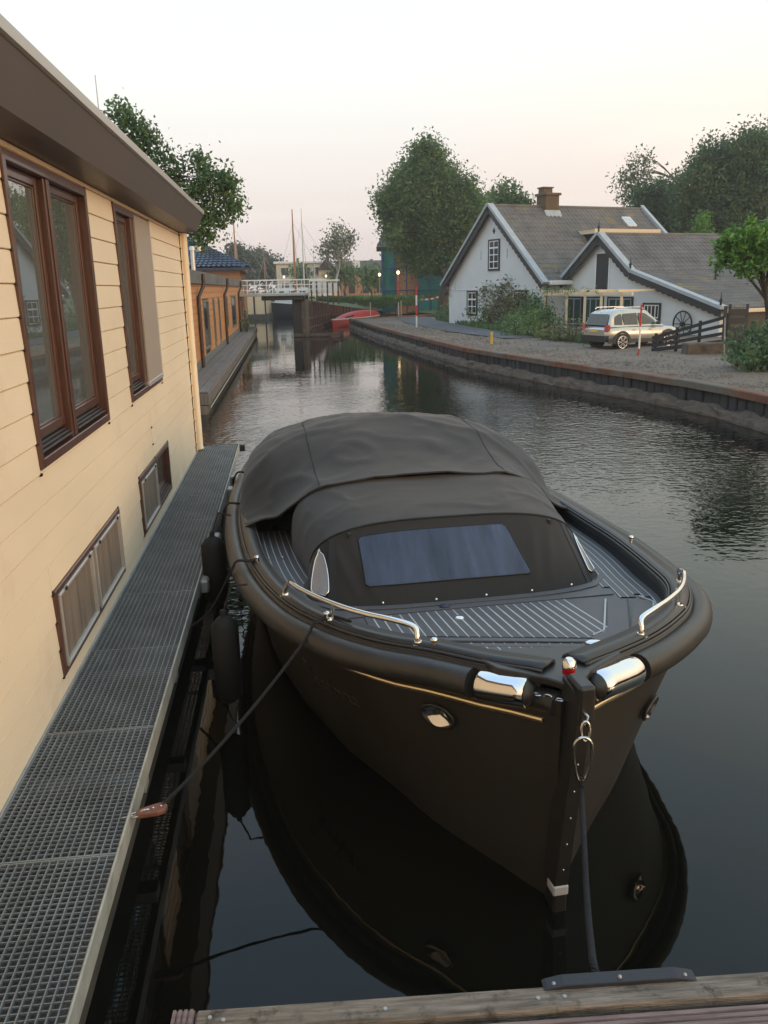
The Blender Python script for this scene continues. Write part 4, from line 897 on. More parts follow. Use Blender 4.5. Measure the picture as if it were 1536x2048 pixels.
# ================================================================ DOCK
DA = math.atan2(0.09, 1.57); DO = Vector((-0.575, 1.742, 0.9))
DKO = empty('dock', DO, DA, 'weathered wooden dock with ribbed boards under the sloop bow', 'dock')
mb = MB(); mb.bbox((0.062, -0.072, -0.14), (4.2, 0.0, 0.0), 0.006); mb.build('edge_beam', 'weather_wood', DKO)
mb = MB(); mb.box((0.0, -1.4, -0.22), (4.2, -0.074, -0.06)); mb.build('bearer', 'concrete_dark', DKO)
def ribbed(x0, x1, y0, y1, ztop, ax, name='deck_board'):
    mb = MB(); n = max(4, int((y1 - y0 if ax == 'x' else x1 - x0) / 0.016)); v = []
    L0, L1 = (y0, y1) if ax == 'x' else (x0, x1)
    prof = [(L0, ztop - .028)]
    for i in range(n):
        a = L0 + (L1 - L0) * i / n; w_ = (L1 - L0) / n; prof += [(a + w_ * .1, ztop - .001), (a + w_ * .6, ztop), (a + w_ * .75, ztop - .006), (a + w_ * .95, ztop - .006)]
    prof += [(L1, ztop - .028)]
    if ax == 'x': mb.prism([(x0, a, z) for a, z in prof], (x1 - x0, 0, 0))
    else: mb.prism([(a, y0, z) for a, z in prof], (0, y1 - y0, 0))
    return mb.build(name, 'ribbed_wood', DKO)
ribbed(0.0, 0.058, -1.3, 0.0, 0.002, 'y', 'end_board')
y = -0.088
for k in range(9): ribbed(0.064, 4.2, y - 0.14, y, -0.012 + random.uniform(-.002, .002), 'x'); y -= 0.147
mb = MB()
for x in (0.10, 0.135, 0.55, 0.95, 1.02, 1.9, 2.3): mb.tube([(x, -0.03 - .01 * (x > .12), -.002), (x, -0.03 - .01 * (x > .12), .003)], 0.0055, 8)
mb.build('screw', 'galvanised', DKO)
bp0 = gp(1085, 1975, 0.9); bp1 = gp(1392, 1955, 0.9); iv = (Matrix.Translation(DO) @ Matrix.Rotation(DA, 4, 'Z')).inverted(); l0, l1 = iv @ bp0, iv @ bp1
mb = MB(); x0, x1 = l0.x, l1.x
sec = [(x0, 0), (x0 + .012, .005), (x0 + .055, .014), (x1 - .055, .014), (x1 - .015, .005), (x1, 0)]
mb.prism([(x, -0.020, z + .0015) for x, z in sec], (0, 0.038, 0)); bm_ = mb.build('dock_bumper', 'rubber', None)
bm_.location = DO; bm_.rotation_euler = (0, 0, DA); bv = bm_.modifiers.new('b', 'BEVEL'); bv.width = 0.008; bv.segments = 2; tag(bm_, 'black rubber bumper pad screwed on the wooden dock edge', 'bumper')
mb = MB()
for x, z in ((x0 + .03, .009), ((x0 + x1) / 2, .017), (x1 - .03, .009)): mb.sphere((x, -.006, z), .006, 7, 4)
s2 = mb.build('screw', 'galvanised', bm_)
for x in (0.3, 1.9, 3.6):
    mb = MB(); mb.tube([(x, -.25, -.14), (x, -.25, -2.2)], .09, 10); mb.build('post', 'bark', DKO)
# ================================================================ FAR SIDE: HOUSES
HA = R(24.7); AP = Vector((5.92, 45.0, 0)); EX = Vector((math.cos(HA), math.sin(HA), 0)); EY = Vector((-math.sin(HA), math.cos(HA), 0))
GZ = 0.5
def tiles(name, m, A, B, C_, D_, parent, nu, nv, amp=0.035, step=0.016):
    # A-B eave, D_-C_ ridge ; pantile wave across, stepped courses up the slope
    A, B, C_, D_ = map(Vector, (A, B, C_, D_)); nrm = (B - A).cross(D_ - A).normalized()
    if nrm.z < 0: nrm = -nrm
    rows = []
    for j in range(nv):
        for e in (0.0, 0.985):
            t = (j + e) / nv; r_ = []
            for i in range(nu * 4 + 1):
                s = i / (nu * 4); p = A.lerp(B, s).lerp(D_.lerp(C_, s), t)
                r_.append(p + nrm * (0.02 + step * (1 - e) + amp * (0.5 + 0.5 * math.sin(2 * math.pi * i / 4)) + 0.012 * noise.noise(p * 0.9)))
            rows.append(r_)
    mb = MB(); mb.grid(rows, False, ((B - A).cross(D_ - A)).z < 0); n = -nrm * 0.08
    mb.add([A, B, C_, D_, A + n, B + n, C_ + n, D_ + n], [(4, 5, 6, 7), (0, 1, 5, 4), (1, 2, 6, 5), (2, 3, 7, 6), (3, 0, 4, 7)])
    o = mb.build(name, m, parent); return o
def barge(parent, x, P, Q, name='bargeboard', hgt=0.26, sc=0.33):
    # scalloped black board under a pale verge from P to Q, both (y, z)
    P, Q = Vector((x, *P)), Vector((x, *Q)); L = (Q - P).length; d = (Q - P) / L; up = Vector((0, -d.z, d.y)); up = up if up.z > 0 else -up
    n = max(6, int(L / sc * 6)); lo = [P + d * L * i / n - up * (hgt + 0.05 * abs(math.sin(math.pi * L * i / n / sc))) for i in range(n + 1)]; hi = [P + d * L * i / n for i in range(n + 1)]
    mb = MB(); t = Vector((0.04, 0, 0)); mb.grid([lo, hi], False); mb.grid([[p + t for p in hi], [p + t for p in lo]], False); mb.grid([[p + t for p in lo], lo], False); mb.build(name, 'black_paint', parent)
    mb = MB(); mb.prism([P - d * .02 + Vector((-.06, 0, 0)), P - d * .02 + Vector((-.06, 0, 0)) + up * .13, Q + d * .02 + Vector((-.06, 0, 0)) + up * .13, Q + d * .02 + Vector((-.06, 0, 0))], (0.34, 0, 0)); mb.build('verge_board', 'verge_board', parent)
H1 = empty('white_cottage', AP, HA, 'white gabled cottage with brick chimney and mossy tiled roof', 'house')
YL, YR, ZE, ZA, LX = 4.6, -4.5, 2.85, 6.52, 9.5
mb = MB(); prof = [(YL, GZ - .4), (YL, ZE), (0.05, ZA - .12), (YR, ZE), (YR, GZ - .4)]
mb.prism([(0, y, z) for y, z in prof], (LX, 0, 0)); mb.build('wall', 'white_wall', H1)
mb = MB(); mb.bbox((-0.03, YR, 2.42), (-0.001, YL, 2.47), .005); mb.build('string_course', 'white_wall', H1)
zl = ZE - 0.15
tiles('roof', 'roof_tile_mossy', (-0.12, YR - .35, zl), (LX + .2, YR - .35, zl), (LX + .2, 0.05, ZA + .05), (-0.12, 0.05, ZA + .05), H1, 40, 17)
tiles('roof', 'roof_tile', (LX + .2, YL + .35, zl), (-0.12, YL + .35, zl), (-0.12, 0.05, ZA + .05), (LX + .2, 0.05, ZA + .05), H1, 40, 17)
mb = MB(); mb.tube([(-0.15, 0.05, ZA + .07), (LX + .2, 0.05, ZA + .07)], .10, 8); mb.build('ridge', 'roof_tile_mossy', H1)
barge(H1, -0.30, (YL + .40, zl - .02), (0.05, ZA + .08)); barge(H1, -0.30, (YR - .40, zl - .02), (0.05, ZA + .08))
mb = MB(); mb.prism([(LX + .15, YR - .4, zl + .02), (LX + .15, YR - .4, zl + .24), (LX + .15, .05, ZA + .30), (LX + .15, .05, ZA + .08)], (.22, 0, 0)); mb.build('verge_board', 'verge_board', H1)
mb = MB(); mb.bbox((0.02, YR - .62, ZE - .22), (1.35, YR - .37, ZE - .02), .02); mb.build('gutter', 'white_paint', H1)
def hwin(parent, x, y0, y1, z0, z1, cols, rws, split=None, label=None, glass='far_glass', fr='black_paint', sf='white_paint'):
    mb = MB(); y0, y1 = min(y0, y1), max(y0, y1)
    for a, b, c, d in ((y0 - .09, y0, z0 - .10, z1 + .08), (y1, y1 + .09, z0 - .10, z1 + .08), (y0, y1, z1, z1 + .08), (y0, y1, z0 - .10, z0)): mb.box((x - .06, a, c), (x - .002, b, d))
    wd = mb.build('window', fr, parent)
    if label: wd['label'] = label
    mb = MB(); mb.box((x - .022, y0, z0), (x - .004, y1, z1)); mb.build('pane', glass, wd)
    mb = MB(); k = .045
    for i in range(cols + 1): yy = y0 + (y1 - y0) * i / cols; yy = min(max(yy, y0 + k / 2 + .002), y1 - k / 2 - .002); mb.box((x - .045, yy - k / 2, z0), (x - .024, yy + k / 2, z1))
    for j in range(rws + 1): zz = z0 + (z1 - z0) * j / rws; zz = min(max(zz, z0 + k / 2 + .002), z1 - k / 2 - .002); w_ = k * (1.8 if split is not None and j == split else 1); mb.box((x - .047, y0, zz - w_ / 2), (x - .0245, y1, zz + w_ / 2))
    mb.build('glazing_bars', sf, wd); return wd
hwin(H1, 0, -.60, .30, 3.50, 4.88, 2, 4, 3); hwin(H1, 0, 1.55, 2.45, 1.20, 2.32, 2, 3, 2)
hwin(H1, 0, -3.1, -2.2, 1.20, 2.32, 2, 3, 2)
mb = MB(); mb.prism([(-0.03, -.1, 5.22), (-0.03, .02, 5.36), (-0.03, -.1, 5.52), (-0.03, -.22, 5.36)], (.028, 0, 0)); mb.build('vent', 'black_paint', H1)
for y, z in ((1.15, 4.2), (-1.35, 4.2), (3.9, 2.7)):
    mb = MB(); mb.box((-.02, y - .018, z - .22), (-.002, y + .018, z + .22)); mb.build('wall_anchor', 'verge_board', H1)
mb = MB(); mb.tube([(-.25, YL - .1, 2.15), (-.25, YL - .1, 2.3)], [.09, .11], 8); mb.tube([(-.25, YL - .1, 2.3), (-.25, YL - .1, 2.42)], [.12, .02], 8); mb.bar((-.25, YL - .1, 2.4), (0, YL - .1, 2.5), .03, .03); mb.build('wall_lantern', 'black_paint', H1)
mb = MB(); mb.tube([(.12, YR - .30, ZE - .25), (.12, YR - .10, ZE - .55), (.12, YR - .07, .45)], .045, 7); mb.build('downpipe', 'black_paint', H1)
# chimney
mb = MB(); cx_, cy = 3.35, 0.0
mb.bbox((cx_ - .42, cy - .42, ZA - .7), (cx_ + .42, cy + .42, ZA + .62), .01)
ch = mb.build('chimney', 'brick', H1)
mb = MB(); mb.bbox((cx_ - .50, cy - .50, ZA + .62), (cx_ + .50, cy + .50, ZA + .74), .01); mb.bbox((cx_ - .44, cy - .25, ZA + .74), (cx_ + .10, cy + .25, ZA + .98), .01); mb.bbox((cx_ - .50, cy - .3, ZA + .98), (cx_ + .16, cy + .3, ZA + 1.04), .01); mb.build('chimney_head', 'brick', ch)
bk0 = None
for j in range(9):
    for i in range(4):
        for face in (0, 1):
            z = ZA - .02 + j * .071; a = -.41 + (i + (.5 if j % 2 else 0)) * .205
            if a + .19 > .42: continue
            if bk0 is None: q = MB(); q.bbox((0, 0, 0), (.19, .012, .058), .003); bk0 = q.build('brick', 'brick', ch); bk = bk0
            else: bk = share(bk0, ch)
            if face == 0: bk.location = (cx_ + a, cy - .432, z); bk.rotation_euler = (0, 0, 0)
            else: bk.location = (cx_ - .42, cy + a, z); bk.rotation_euler = (0, 0, R(90))
mb = MB(); mb.prism([(cx_ - .5, -.62, ZA - .52), (cx_ + .5, -.62, ZA - .52), (cx_ + .5, -.40, ZA - .18), (cx_ - .5, -.40, ZA - .18)], (0, -.02, .06)); mb.build('flashing', 'verge_board', H1)
# dormer
mb = MB(); mb.box((4.25, -2.85, 4.0), (8.25, -1.0, 5.08)); mb.build('dormer', 'black_paint', H1)
mb = MB(); mb.bbox((4.10, -3.02, 5.09), (8.40, -1.15, 5.30), .01); dm = mb.build('dormer_roof', 'cream_wall', H1)
mb = MB(); mb.bbox((4.08, -3.0, 5.304), (8.38, -1.2, 5.325), .004); mb.build('dormer_cover', 'roof_cap', H1)
mb = MB(); mb.bbox((4.3, -2.90, 4.35), (8.2, -2.853, 4.95), .01); mb.build('dormer_window', 'far_glass', H1)
mb = MB(); mb.prism([(4.18, -2.9, 3.95), (4.18, -2.9, 4.15), (4.18, -1.85, 5.2), (4.18, -1.85, 5.0)], (.05, 0, 0)); mb.build('flashing', 'verge_board', H1)
slope = (ZA + .05 - zl) / (0.05 - YR + .35); sy = -1.0; sz = zl + (sy - YR + .35) * slope
mb = MB(); u_ = Vector((0, 1, slope)).normalized(); nn = Vector((0, -slope, 1)).normalized(); c = Vector((8.0, -.95, zl + (-.95 - YR + .35) * slope)) + nn * .12
mb.prism([c + Vector((a, 0, 0)) + u_ * b for a, b in ((-.28, -.4), (.28, -.4), (.28, .4), (-.28, .4))], -nn * .1); mb.build('skylight', 'white_paint', H1)
mb = MB(); mb.prism([c + nn * .012 + Vector((a, 0, 0)) + u_ * b for a, b in ((-.21, -.33), (.21, -.33), (.21, .33), (-.21, .33))], -nn * .01); mb.build('skylight_pane', 'lamp_glass', H1)

H2 = empty('white_barn', AP + EX * 1.26, HA, 'white low barn with scalloped black gable and tall black hatch', 'house')
G2 = [(-4.5, 2.8), (-7.18, 4.68), (-9.38, 3.0), (-14.25, 1.72)]
mb = MB(); mb.prism([(0, y, z - .05) for y, z in G2] + [(0, -14.25, GZ - .4), (0, -4.5, GZ - .4)], (9, 0, 0)); mb.build('wall', 'white_wall', H2)
mb = MB(); mb.box((0.35, -14.33, GZ - .3), (8.8, -14.252, 1.60)); mb.build('side_wall', 'black_paint', H2)
tiles('roof', 'roof_tile_mossy', (-.12, -14.5, 1.62), (9.2, -14.5, 1.62), (9.2, -9.38, 3.12), (-.12, -9.38, 3.12), H2, 38, 14)
tiles('roof', 'roof_tile', (-.12, -9.38, 3.12), (9.2, -9.38, 3.12), (9.2, -7.18, 4.76), (-.12, -7.18, 4.76), H2, 38, 9)
tiles('roof', 'roof_tile', (9.2, -4.35, 2.75), (-.12, -4.35, 2.75), (-.12, -7.18, 4.76), (9.2, -7.18, 4.76), H2, 38, 11)
mb = MB(); mb.tube([(-.12, -7.18, 4.76), (9.2, -7.18, 4.76)], .1, 8); mb.build('ridge', 'roof_tile_mossy', H2)
barge(H2, -.30, (-4.35, 2.70), (-7.18, 4.76)); barge(H2, -.30, (-9.38, 3.10), (-7.18, 4.76)); barge(H2, -.30, (-14.55, 1.63), (-9.38, 3.10))
for y, z in ((-7.18, 4.76), (-9.38, 3.1), (-14.5, 1.65), (-4.35, 2.75)):
    mb = MB(); mb.tube([(-.27, y, z - .3), (-.27, y, z + .25), (-.27, y, z + .32), (-.27, y, z + .4), (-.27, y, z + .62)], [.05, .04, .075, .03, .008], 7); mb.build('finial', 'black_paint', H2)
mb = MB(); mb.bbox((-.05, -7.66, 2.34), (-.003, -6.84, 3.95), .008); hd = mb.build('hatch_door', 'black_paint', H2)
mb = MB(); mb.bbox((-.18, -7.8, 2.22), (0, -6.7, 2.32), .01); mb.build('hatch_sill', 'black_paint', H2)
mb = MB(); mb.box((-.03, -6.83, 2.34), (-.002, -6.76, 4.0)); mb.box((-.03, -7.74, 2.34), (-.002, -7.67, 4.0)); mb.box((-.03, -7.67, 3.953), (-.002, -6.83, 4.0)); mb.build('hatch_trim', 'white_paint', H2)
hwin(H2, 0, -5.85, -4.75, .8, 2.0, 2, 1, None, None, 'green_drape', 'black_paint', 'verge_board'); hwin(H2, 0, -7.35, -6.1, .8, 2.0, 3, 1, None, None, 'green_drape', 'black_paint', 'verge_board'); hwin(H2, 0, -9.3, -7.8, 1.0, 2.0, 3, 1, None, None, 'green_drape', 'black_paint', 'verge_board')
hwin(H2, 0, -11.0, -10.1, 1.2, 1.75, 4, 1, None, None, 'black', 'black_paint', 'white_paint')
mb = MB(); mb.bbox((-.05, -14.75, 1.48), (9.1, -14.56, 1.62), .02); mb.build('gutter', 'cream_wall', H2)
for x in (3.1, 4.6, 5.6):
    mb = MB(); zz = 1.62 + (-10.9 + 14.5) * .293 + .05; mb.tube([(x, -10.9, zz), (x, -10.9, zz + .32)], .05, 7); mb.tube([(x, -10.9, zz + .32), (x, -10.9, zz + .38)], .09, 7); mb.build('roof_vent', 'black_paint', H2)
o2 = AP + EX * 1.26
def h2(x, y, z): return o2 + EX * x + EY * y + Vector((0, 0, z))
# wagon wheel on the wall
ww = empty('wagon_wheel', h2(-.16, -12.5, GZ), HA, 'old spoked wagon wheel leaning on the white barn wall', 'wheel')
mb = MB(); cz = .52; mb.tube([(0, math.cos(q) * .5, cz + math.sin(q) * .5) for q in np.linspace(0, 2 * math.pi, 28, endpoint=False)], .035, 6, closed=True); mb.build('rim', 'black_paint', ww)
mb = MB(); mb.tube([(-.08, 0, cz), (.08, 0, cz)], .08, 10); mb.build('hub', 'black_paint', ww)
for k in range(10): a = k * math.pi / 5; mb = MB(); mb.tube([(0, math.cos(a) * .07, cz + math.sin(a) * .07), (0, math.cos(a) * .48, cz + math.sin(a) * .48)], .018, 5); mb.build('spoke', 'black_paint', ww)
# pergola
pg = empty('pergola', h2(-2.0, -7.0, GZ), HA, 'cream painted pergola frame before the barn with green climbers', 'pergola')
mb = MB(); mb.bbox((-.05, -4.6, 1.66), (.05, 1.5, 1.80), .01); mb.build('beam', 'cream_wall', pg)
for y in (1.3, -.35, -1.62, -2.7, -3.95): mb = MB(); mb.bbox((-.045, y - .045, -.2), (.045, y + .045, 1.658), .008); mb.build('post', 'cream_wall', pg)
for y in (1.3, -.35, -1.62, -2.7, -3.95): mb = MB(); mb.bbox((-.2, y - .03, 1.802), (2.0, y + .03, 1.90), .008); mb.build('rafter', 'cream_wall', pg)
C_ = np.array([(random.gauss(0, .10), 1.4 - abs(random.gauss(0, 1)) * 1.6, 1.86 + random.gauss(0, .07)) for _ in range(60)] + [(random.gauss(0, .07), 1.3 + random.gauss(0, .06) - (1.65 if k % 2 else 0), .2 + 1.6 * random.random()) for k in range(40)])
tag(leafmesh('climber', leaves(None, None, C_, 8, .07, .09), 'leaf_bush', pg), kind='stuff')

# ================================================================ CAR
CAR = empty('car', (7.09, 28.11, 0.53), HA, 'silver estate off-roader parked nose in before the white barn', 'car')
K = 0.77
st = [(0.0, .70, .42, .86), (0.10, .80, .36, .96), (0.30, .84, .32, 1.0), (0.9, .87, .30, 1.0), (2.0, .88, .28, .98), (3.0, .87, .28, .95), (3.7, .84, .30, .90), (4.05, .78, .34, .78), (4.22, .66, .42, .62)]
def sec(w, zb, zt): return [(-w * .80, zb), (-w * .97, zb + .12), (-w, (zb + zt) / 2 + .02), (-w * .96, zt - .05), (-w * .86, zt), (0, zt + .02), (w * .86, zt), (w * .96, zt - .05), (w, (zb + zt) / 2 + .02), (w * .97, zb + .12), (w * .80, zb)]
mb = MB(); rows = [[(x * K, y * K, z * K) for y, z in sec(w_, zb, zt)] for x, w_, zb, zt in st]; mb.grid(rows, True)
for r_ in (rows[0], rows[-1]): mb.add(r_, [tuple(range(len(r_)))])
gh = [(0.16, .78, .98, 1.02), (0.34, .70, .98, 1.56), (0.6, .66, .98, 1.66), (1.6, .67, .98, 1.70), (2.3, .64, .97, 1.62), (2.75, .66, .96, 1.30), (3.15, .74, .95, .98)]
rows = [[(x * K, y * K, z * K) for y, z in ((-.84, zb), (-(w_ + .03), (zb + zt) / 2), (-w_, zt - .05), (-w_ * .85, zt), (0, zt + .02), (w_ * .85, zt), (w_, zt - .05), (w_ + .03, (zb + zt) / 2), (.84, zb))] for x, w_, zb, zt in gh]
mb.grid(rows, True); mb.build('body', 'car_silver', CAR)
def cpoly(name, m, pts, t, par=CAR):
    q = MB(); q.prism([tuple(c * K for c in p) for p in pts], tuple(c * K for c in t)); return q.build(name, m, par)
for sg_ in (-1, 1):
    def sp(x, z):  # point on the glasshouse side
        w_ = interp([(0.16, .78), (.34, .70), (.6, .66), (1.6, .67), (2.3, .64), (2.75, .66), (3.15, .74)], x); zt = interp([(0.16, 1.02), (.34, 1.56), (.6, 1.66), (1.6, 1.70), (2.3, 1.62), (2.75, 1.30), (3.15, .98)], x)
        f = min(1, max(0, (z - .98) / max(.05, zt - .05 - .98))); y = .84 + (w_ + .03 - .84) * min(1, f * 2) if f < .5 else (w_ + .03) - .03 * (f - .5) * 2
        return (x, sg_ * (y + .012), z)
    for P_l in (([(.42, 1.06), (.50, 1.40), (.72, 1.50), (.85, 1.50), (.85, 1.05)]), ([(.92, 1.05), (.92, 1.51), (1.68, 1.53), (1.68, 1.04)]), ([(1.76, 1.04), (1.76, 1.53), (2.15, 1.50), (2.62, 1.24), (2.80, 1.04)])):
        q = MB(); pp = [sp(*p) for p in P_l]; q.add([tuple(c * K for c in p) for p in pp], [tuple(range(len(pp)))]); q.build('side_window', 'car_glass', CAR)
    cpoly('tail_lamp', 'red_lens', [(-.01, sg_ * .62, .78), (.02, sg_ * .845, .80), (.06, sg_ * .84, 1.06), (.06, sg_ * .66, 1.08)], (.12, sg_ * .01, 0))
    mb = MB(); mb.tube([(.5 * K, sg_ * .60 * K, 1.70 * K), (.6 * K, sg_ * .60 * K, 1.77 * K), (2.0 * K, sg_ * .58 * K, 1.77 * K), (2.15 * K, sg_ * .58 * K, 1.68 * K)], .018, 6); mb.build('roof_rail', 'steel', CAR)
    mb = MB(); mb.bbox((2.62 * K, min(sg_ * .86, sg_ * 1.04) * K, 1.02 * K), (2.78 * K, max(sg_ * .86, sg_ * 1.04) * K, 1.16 * K), .02); mb.build('mirror', 'car_black', CAR)
    cpoly('side_cladding', 'car_black', [(.05, sg_ * .865, .30), (4.1, sg_ * .82, .30), (4.1, sg_ * .82, .42), (.05, sg_ * .865, .48)], (0, sg_ * .025, 0))
    for z_ in (1.30, 2.2): cpoly('door_handle', 'car_silver', [(z_ + .1, sg_ * .888, .84), (z_ + .28, sg_ * .888, .84), (z_ + .28, sg_ * .888, .87), (z_ + .1, sg_ * .888, .87)], (0, sg_ * .02, 0))
    for x in (.82, 3.35):
        c = Vector((x * K, sg_ * .76 * K, .34 * K))
        mb = MB(); mb.grid([[c + Vector((math.cos(q) * r_ * K, sg_ * .135 * K, math.sin(q) * r_ * K)) for q in np.linspace(-.15, math.pi + .15, 14)] for r_ in (.36, .47)], True, sg_ > 0); mb.build('wheel_arch', 'car_black', CAR)
        mb = MB(); mb.tube([c + Vector((0, sg_ * -.10, 0)), c + Vector((0, sg_ * -.09, 0)), c + Vector((0, sg_ * .10, 0)), c + Vector((0, sg_ * .115, 0))], [.31 * K, .345 * K, .345 * K, .31 * K], 22); wh = mb.build('wheel', 'tyre', CAR)
        mb = MB(); f_ = c + Vector((0, sg_ * .118, 0))
        for k in range(6):
            a = k * math.pi / 3; d = Vector((math.cos(a), 0, math.sin(a))); e = Vector((-math.sin(a), 0, math.cos(a))); mb.prism([f_ + d * .03 + e * .018, f_ + d * .185 + e * .045, f_ + d * .185 - e * .045, f_ + d * .03 - e * .018], (0, sg_ * .012, 0))
        mb.tube([f_ + Vector((math.cos(q) * .195, 0, math.sin(q) * .195)) for q in np.linspace(0, 2 * math.pi, 20, endpoint=False)], .014, 5, closed=True); mb.build('rim', 'chrome', wh)
cpoly('rear_window', 'car_glass', [(.15, -.66, 1.04), (.15, .66, 1.04), (.30, .60, 1.50), (.30, -.60, 1.50)], (-.05, 0, .01))
cpoly('rear_bumper', 'car_black', [(-.06, -.80, .36), (-.06, .80, .36), (-.06, .82, .62), (-.06, -.82, .62)], (.2, 0, 0))
cpoly('number_plate', 'yellow_paint', [(-.012, -.26, .76), (-.012, .26, .76), (0.0, .26, .87), (0.0, -.26, .87)], (-.02, 0, 0))

# ================================================================ FENCE, POLES
def W3(p): return Vector(p)
fn = empty('fence', (8.62, 26.6, 0.5), 0, 'black rail fence rising to a tall post beside the parked car', 'fence')
fa, fb = Vector((0, 0, 0)), Vector((1.62, -1.35, 0))
for k in range(4):
    a = fa + Vector((-.05, .04, .10 + k * .125)); b = fb + Vector((0, 0, .42 + k * .235)); mb = MB(); mb.bar(a, b, .035, .10 if k else .12); mb.build('rail', 'black_paint', fn)
for t, h_ in ((0.02, .62), (.33, .82), (.66, 1.02), (1.0, 1.45)):
    p = fa.lerp(fb, t) + Vector((.03, .05, 0)); mb = MB(); mb.bbox((p.x - .04, p.y - .04, -.15), (p.x + .04, p.y + .04, h_), .006); mb.build('post', 'black_paint', fn)
p = fb + Vector((-.02, -.08, 1.1)); mb = MB(); mb.bar(p, (p.x - .42, p.y - 1.2, .02), .04, .04); mb.build('strut', 'weather_wood', fn)
f2 = empty('gate', (10.38, 25.3, 0.5), 0, 'short black boarded gate right of the tall fence post', 'gate')
for k in range(5): mb = MB(); mb.bbox((0, -.02, .18 + k * .25), (.55, .02, .36 + k * .25), .004); mb.build('board', 'black_paint', f2)
for x in (0.0, .52): mb = MB(); mb.bbox((x, .024, -.1), (x + .07, .08, 1.5), .005); mb.build('post', 'black_paint', f2)
mb = MB(); mb.bbox((9.0, 24.7, .35), (10.2, 25.2, .92), .03); tag(mb.build('concrete_block', 'ledge'), 'low earthy concrete block in front of the black fence', 'block')
def pole(name, base, h_, r_, cols, label):
    o = empty(name, base, 0, label, 'marker pole'); z = 0
    for c, l in cols: mb = MB(); mb.tube([(0, 0, z - (.15 if z == 0 else 0)), (0, 0, z + l * h_)], r_, 8); mb.build('red_band' if 'red' in c else 'white_band', c, o); z += l * h_
    return o
pole('marker_pole', (1.96, 45.5, .56), 2.2, .045, (('white_paint', .27), ('red_paint', .26), ('white_paint', .23), ('red_paint', .24)), 'tall red and white marker pole standing between the big tree and the water')
pole('marker_pole', (7.72, 25.17, .5), 1.55, .028, (('red_paint', .17), ('white_paint', .42), ('red_paint', .41)), 'red and white marker pole standing in front of the parked car')
pole('marker_pole', (1.5, 68, .55), 2.6, .04, (('white_paint', .5), ('red_paint', .5)), 'thin red and white pole beside the striped barrier tape')
mb = MB(); mb.bbox((4.0, 30.72, .45), (4.09, 30.80, 1.04), .01); tag(mb.build('marker_stake', 'yellow_paint'), 'short yellow wooden stake at the edge of the quay', 'stake')
tp = empty('barrier_tape', (0, 66.5, 0), 0, 'red and white striped barrier line strung across the grass bank', 'barrier')
A, B = at(738, 594, 66.5), at(884, 592, 66.5)
for side in (0, 1):
    mb = MB()
    for k in range(side, 26, 2):
        a, b = A.lerp(B, k / 26), A.lerp(B, (k + 1) / 26); sag = -.25 * math.sin(math.pi * ((k + .5) / 26 * 2 % 1)); mb.bar((a.x, 0, a.z + sag), (b.x, 0, b.z + sag), .02, .10)
    tag(mb.build('red_stripe' if side else 'white_stripe', 'red_paint' if side else 'white_paint', tp), kind='stuff')
for px in (740, 802, 880): q = at(px, 590, 66.5); mb = MB(); mb.tube([(q.x, .05, .5), (q.x, .05, q.z + .15)], .04, 6); mb.build('post', 'cream_wall', tp)

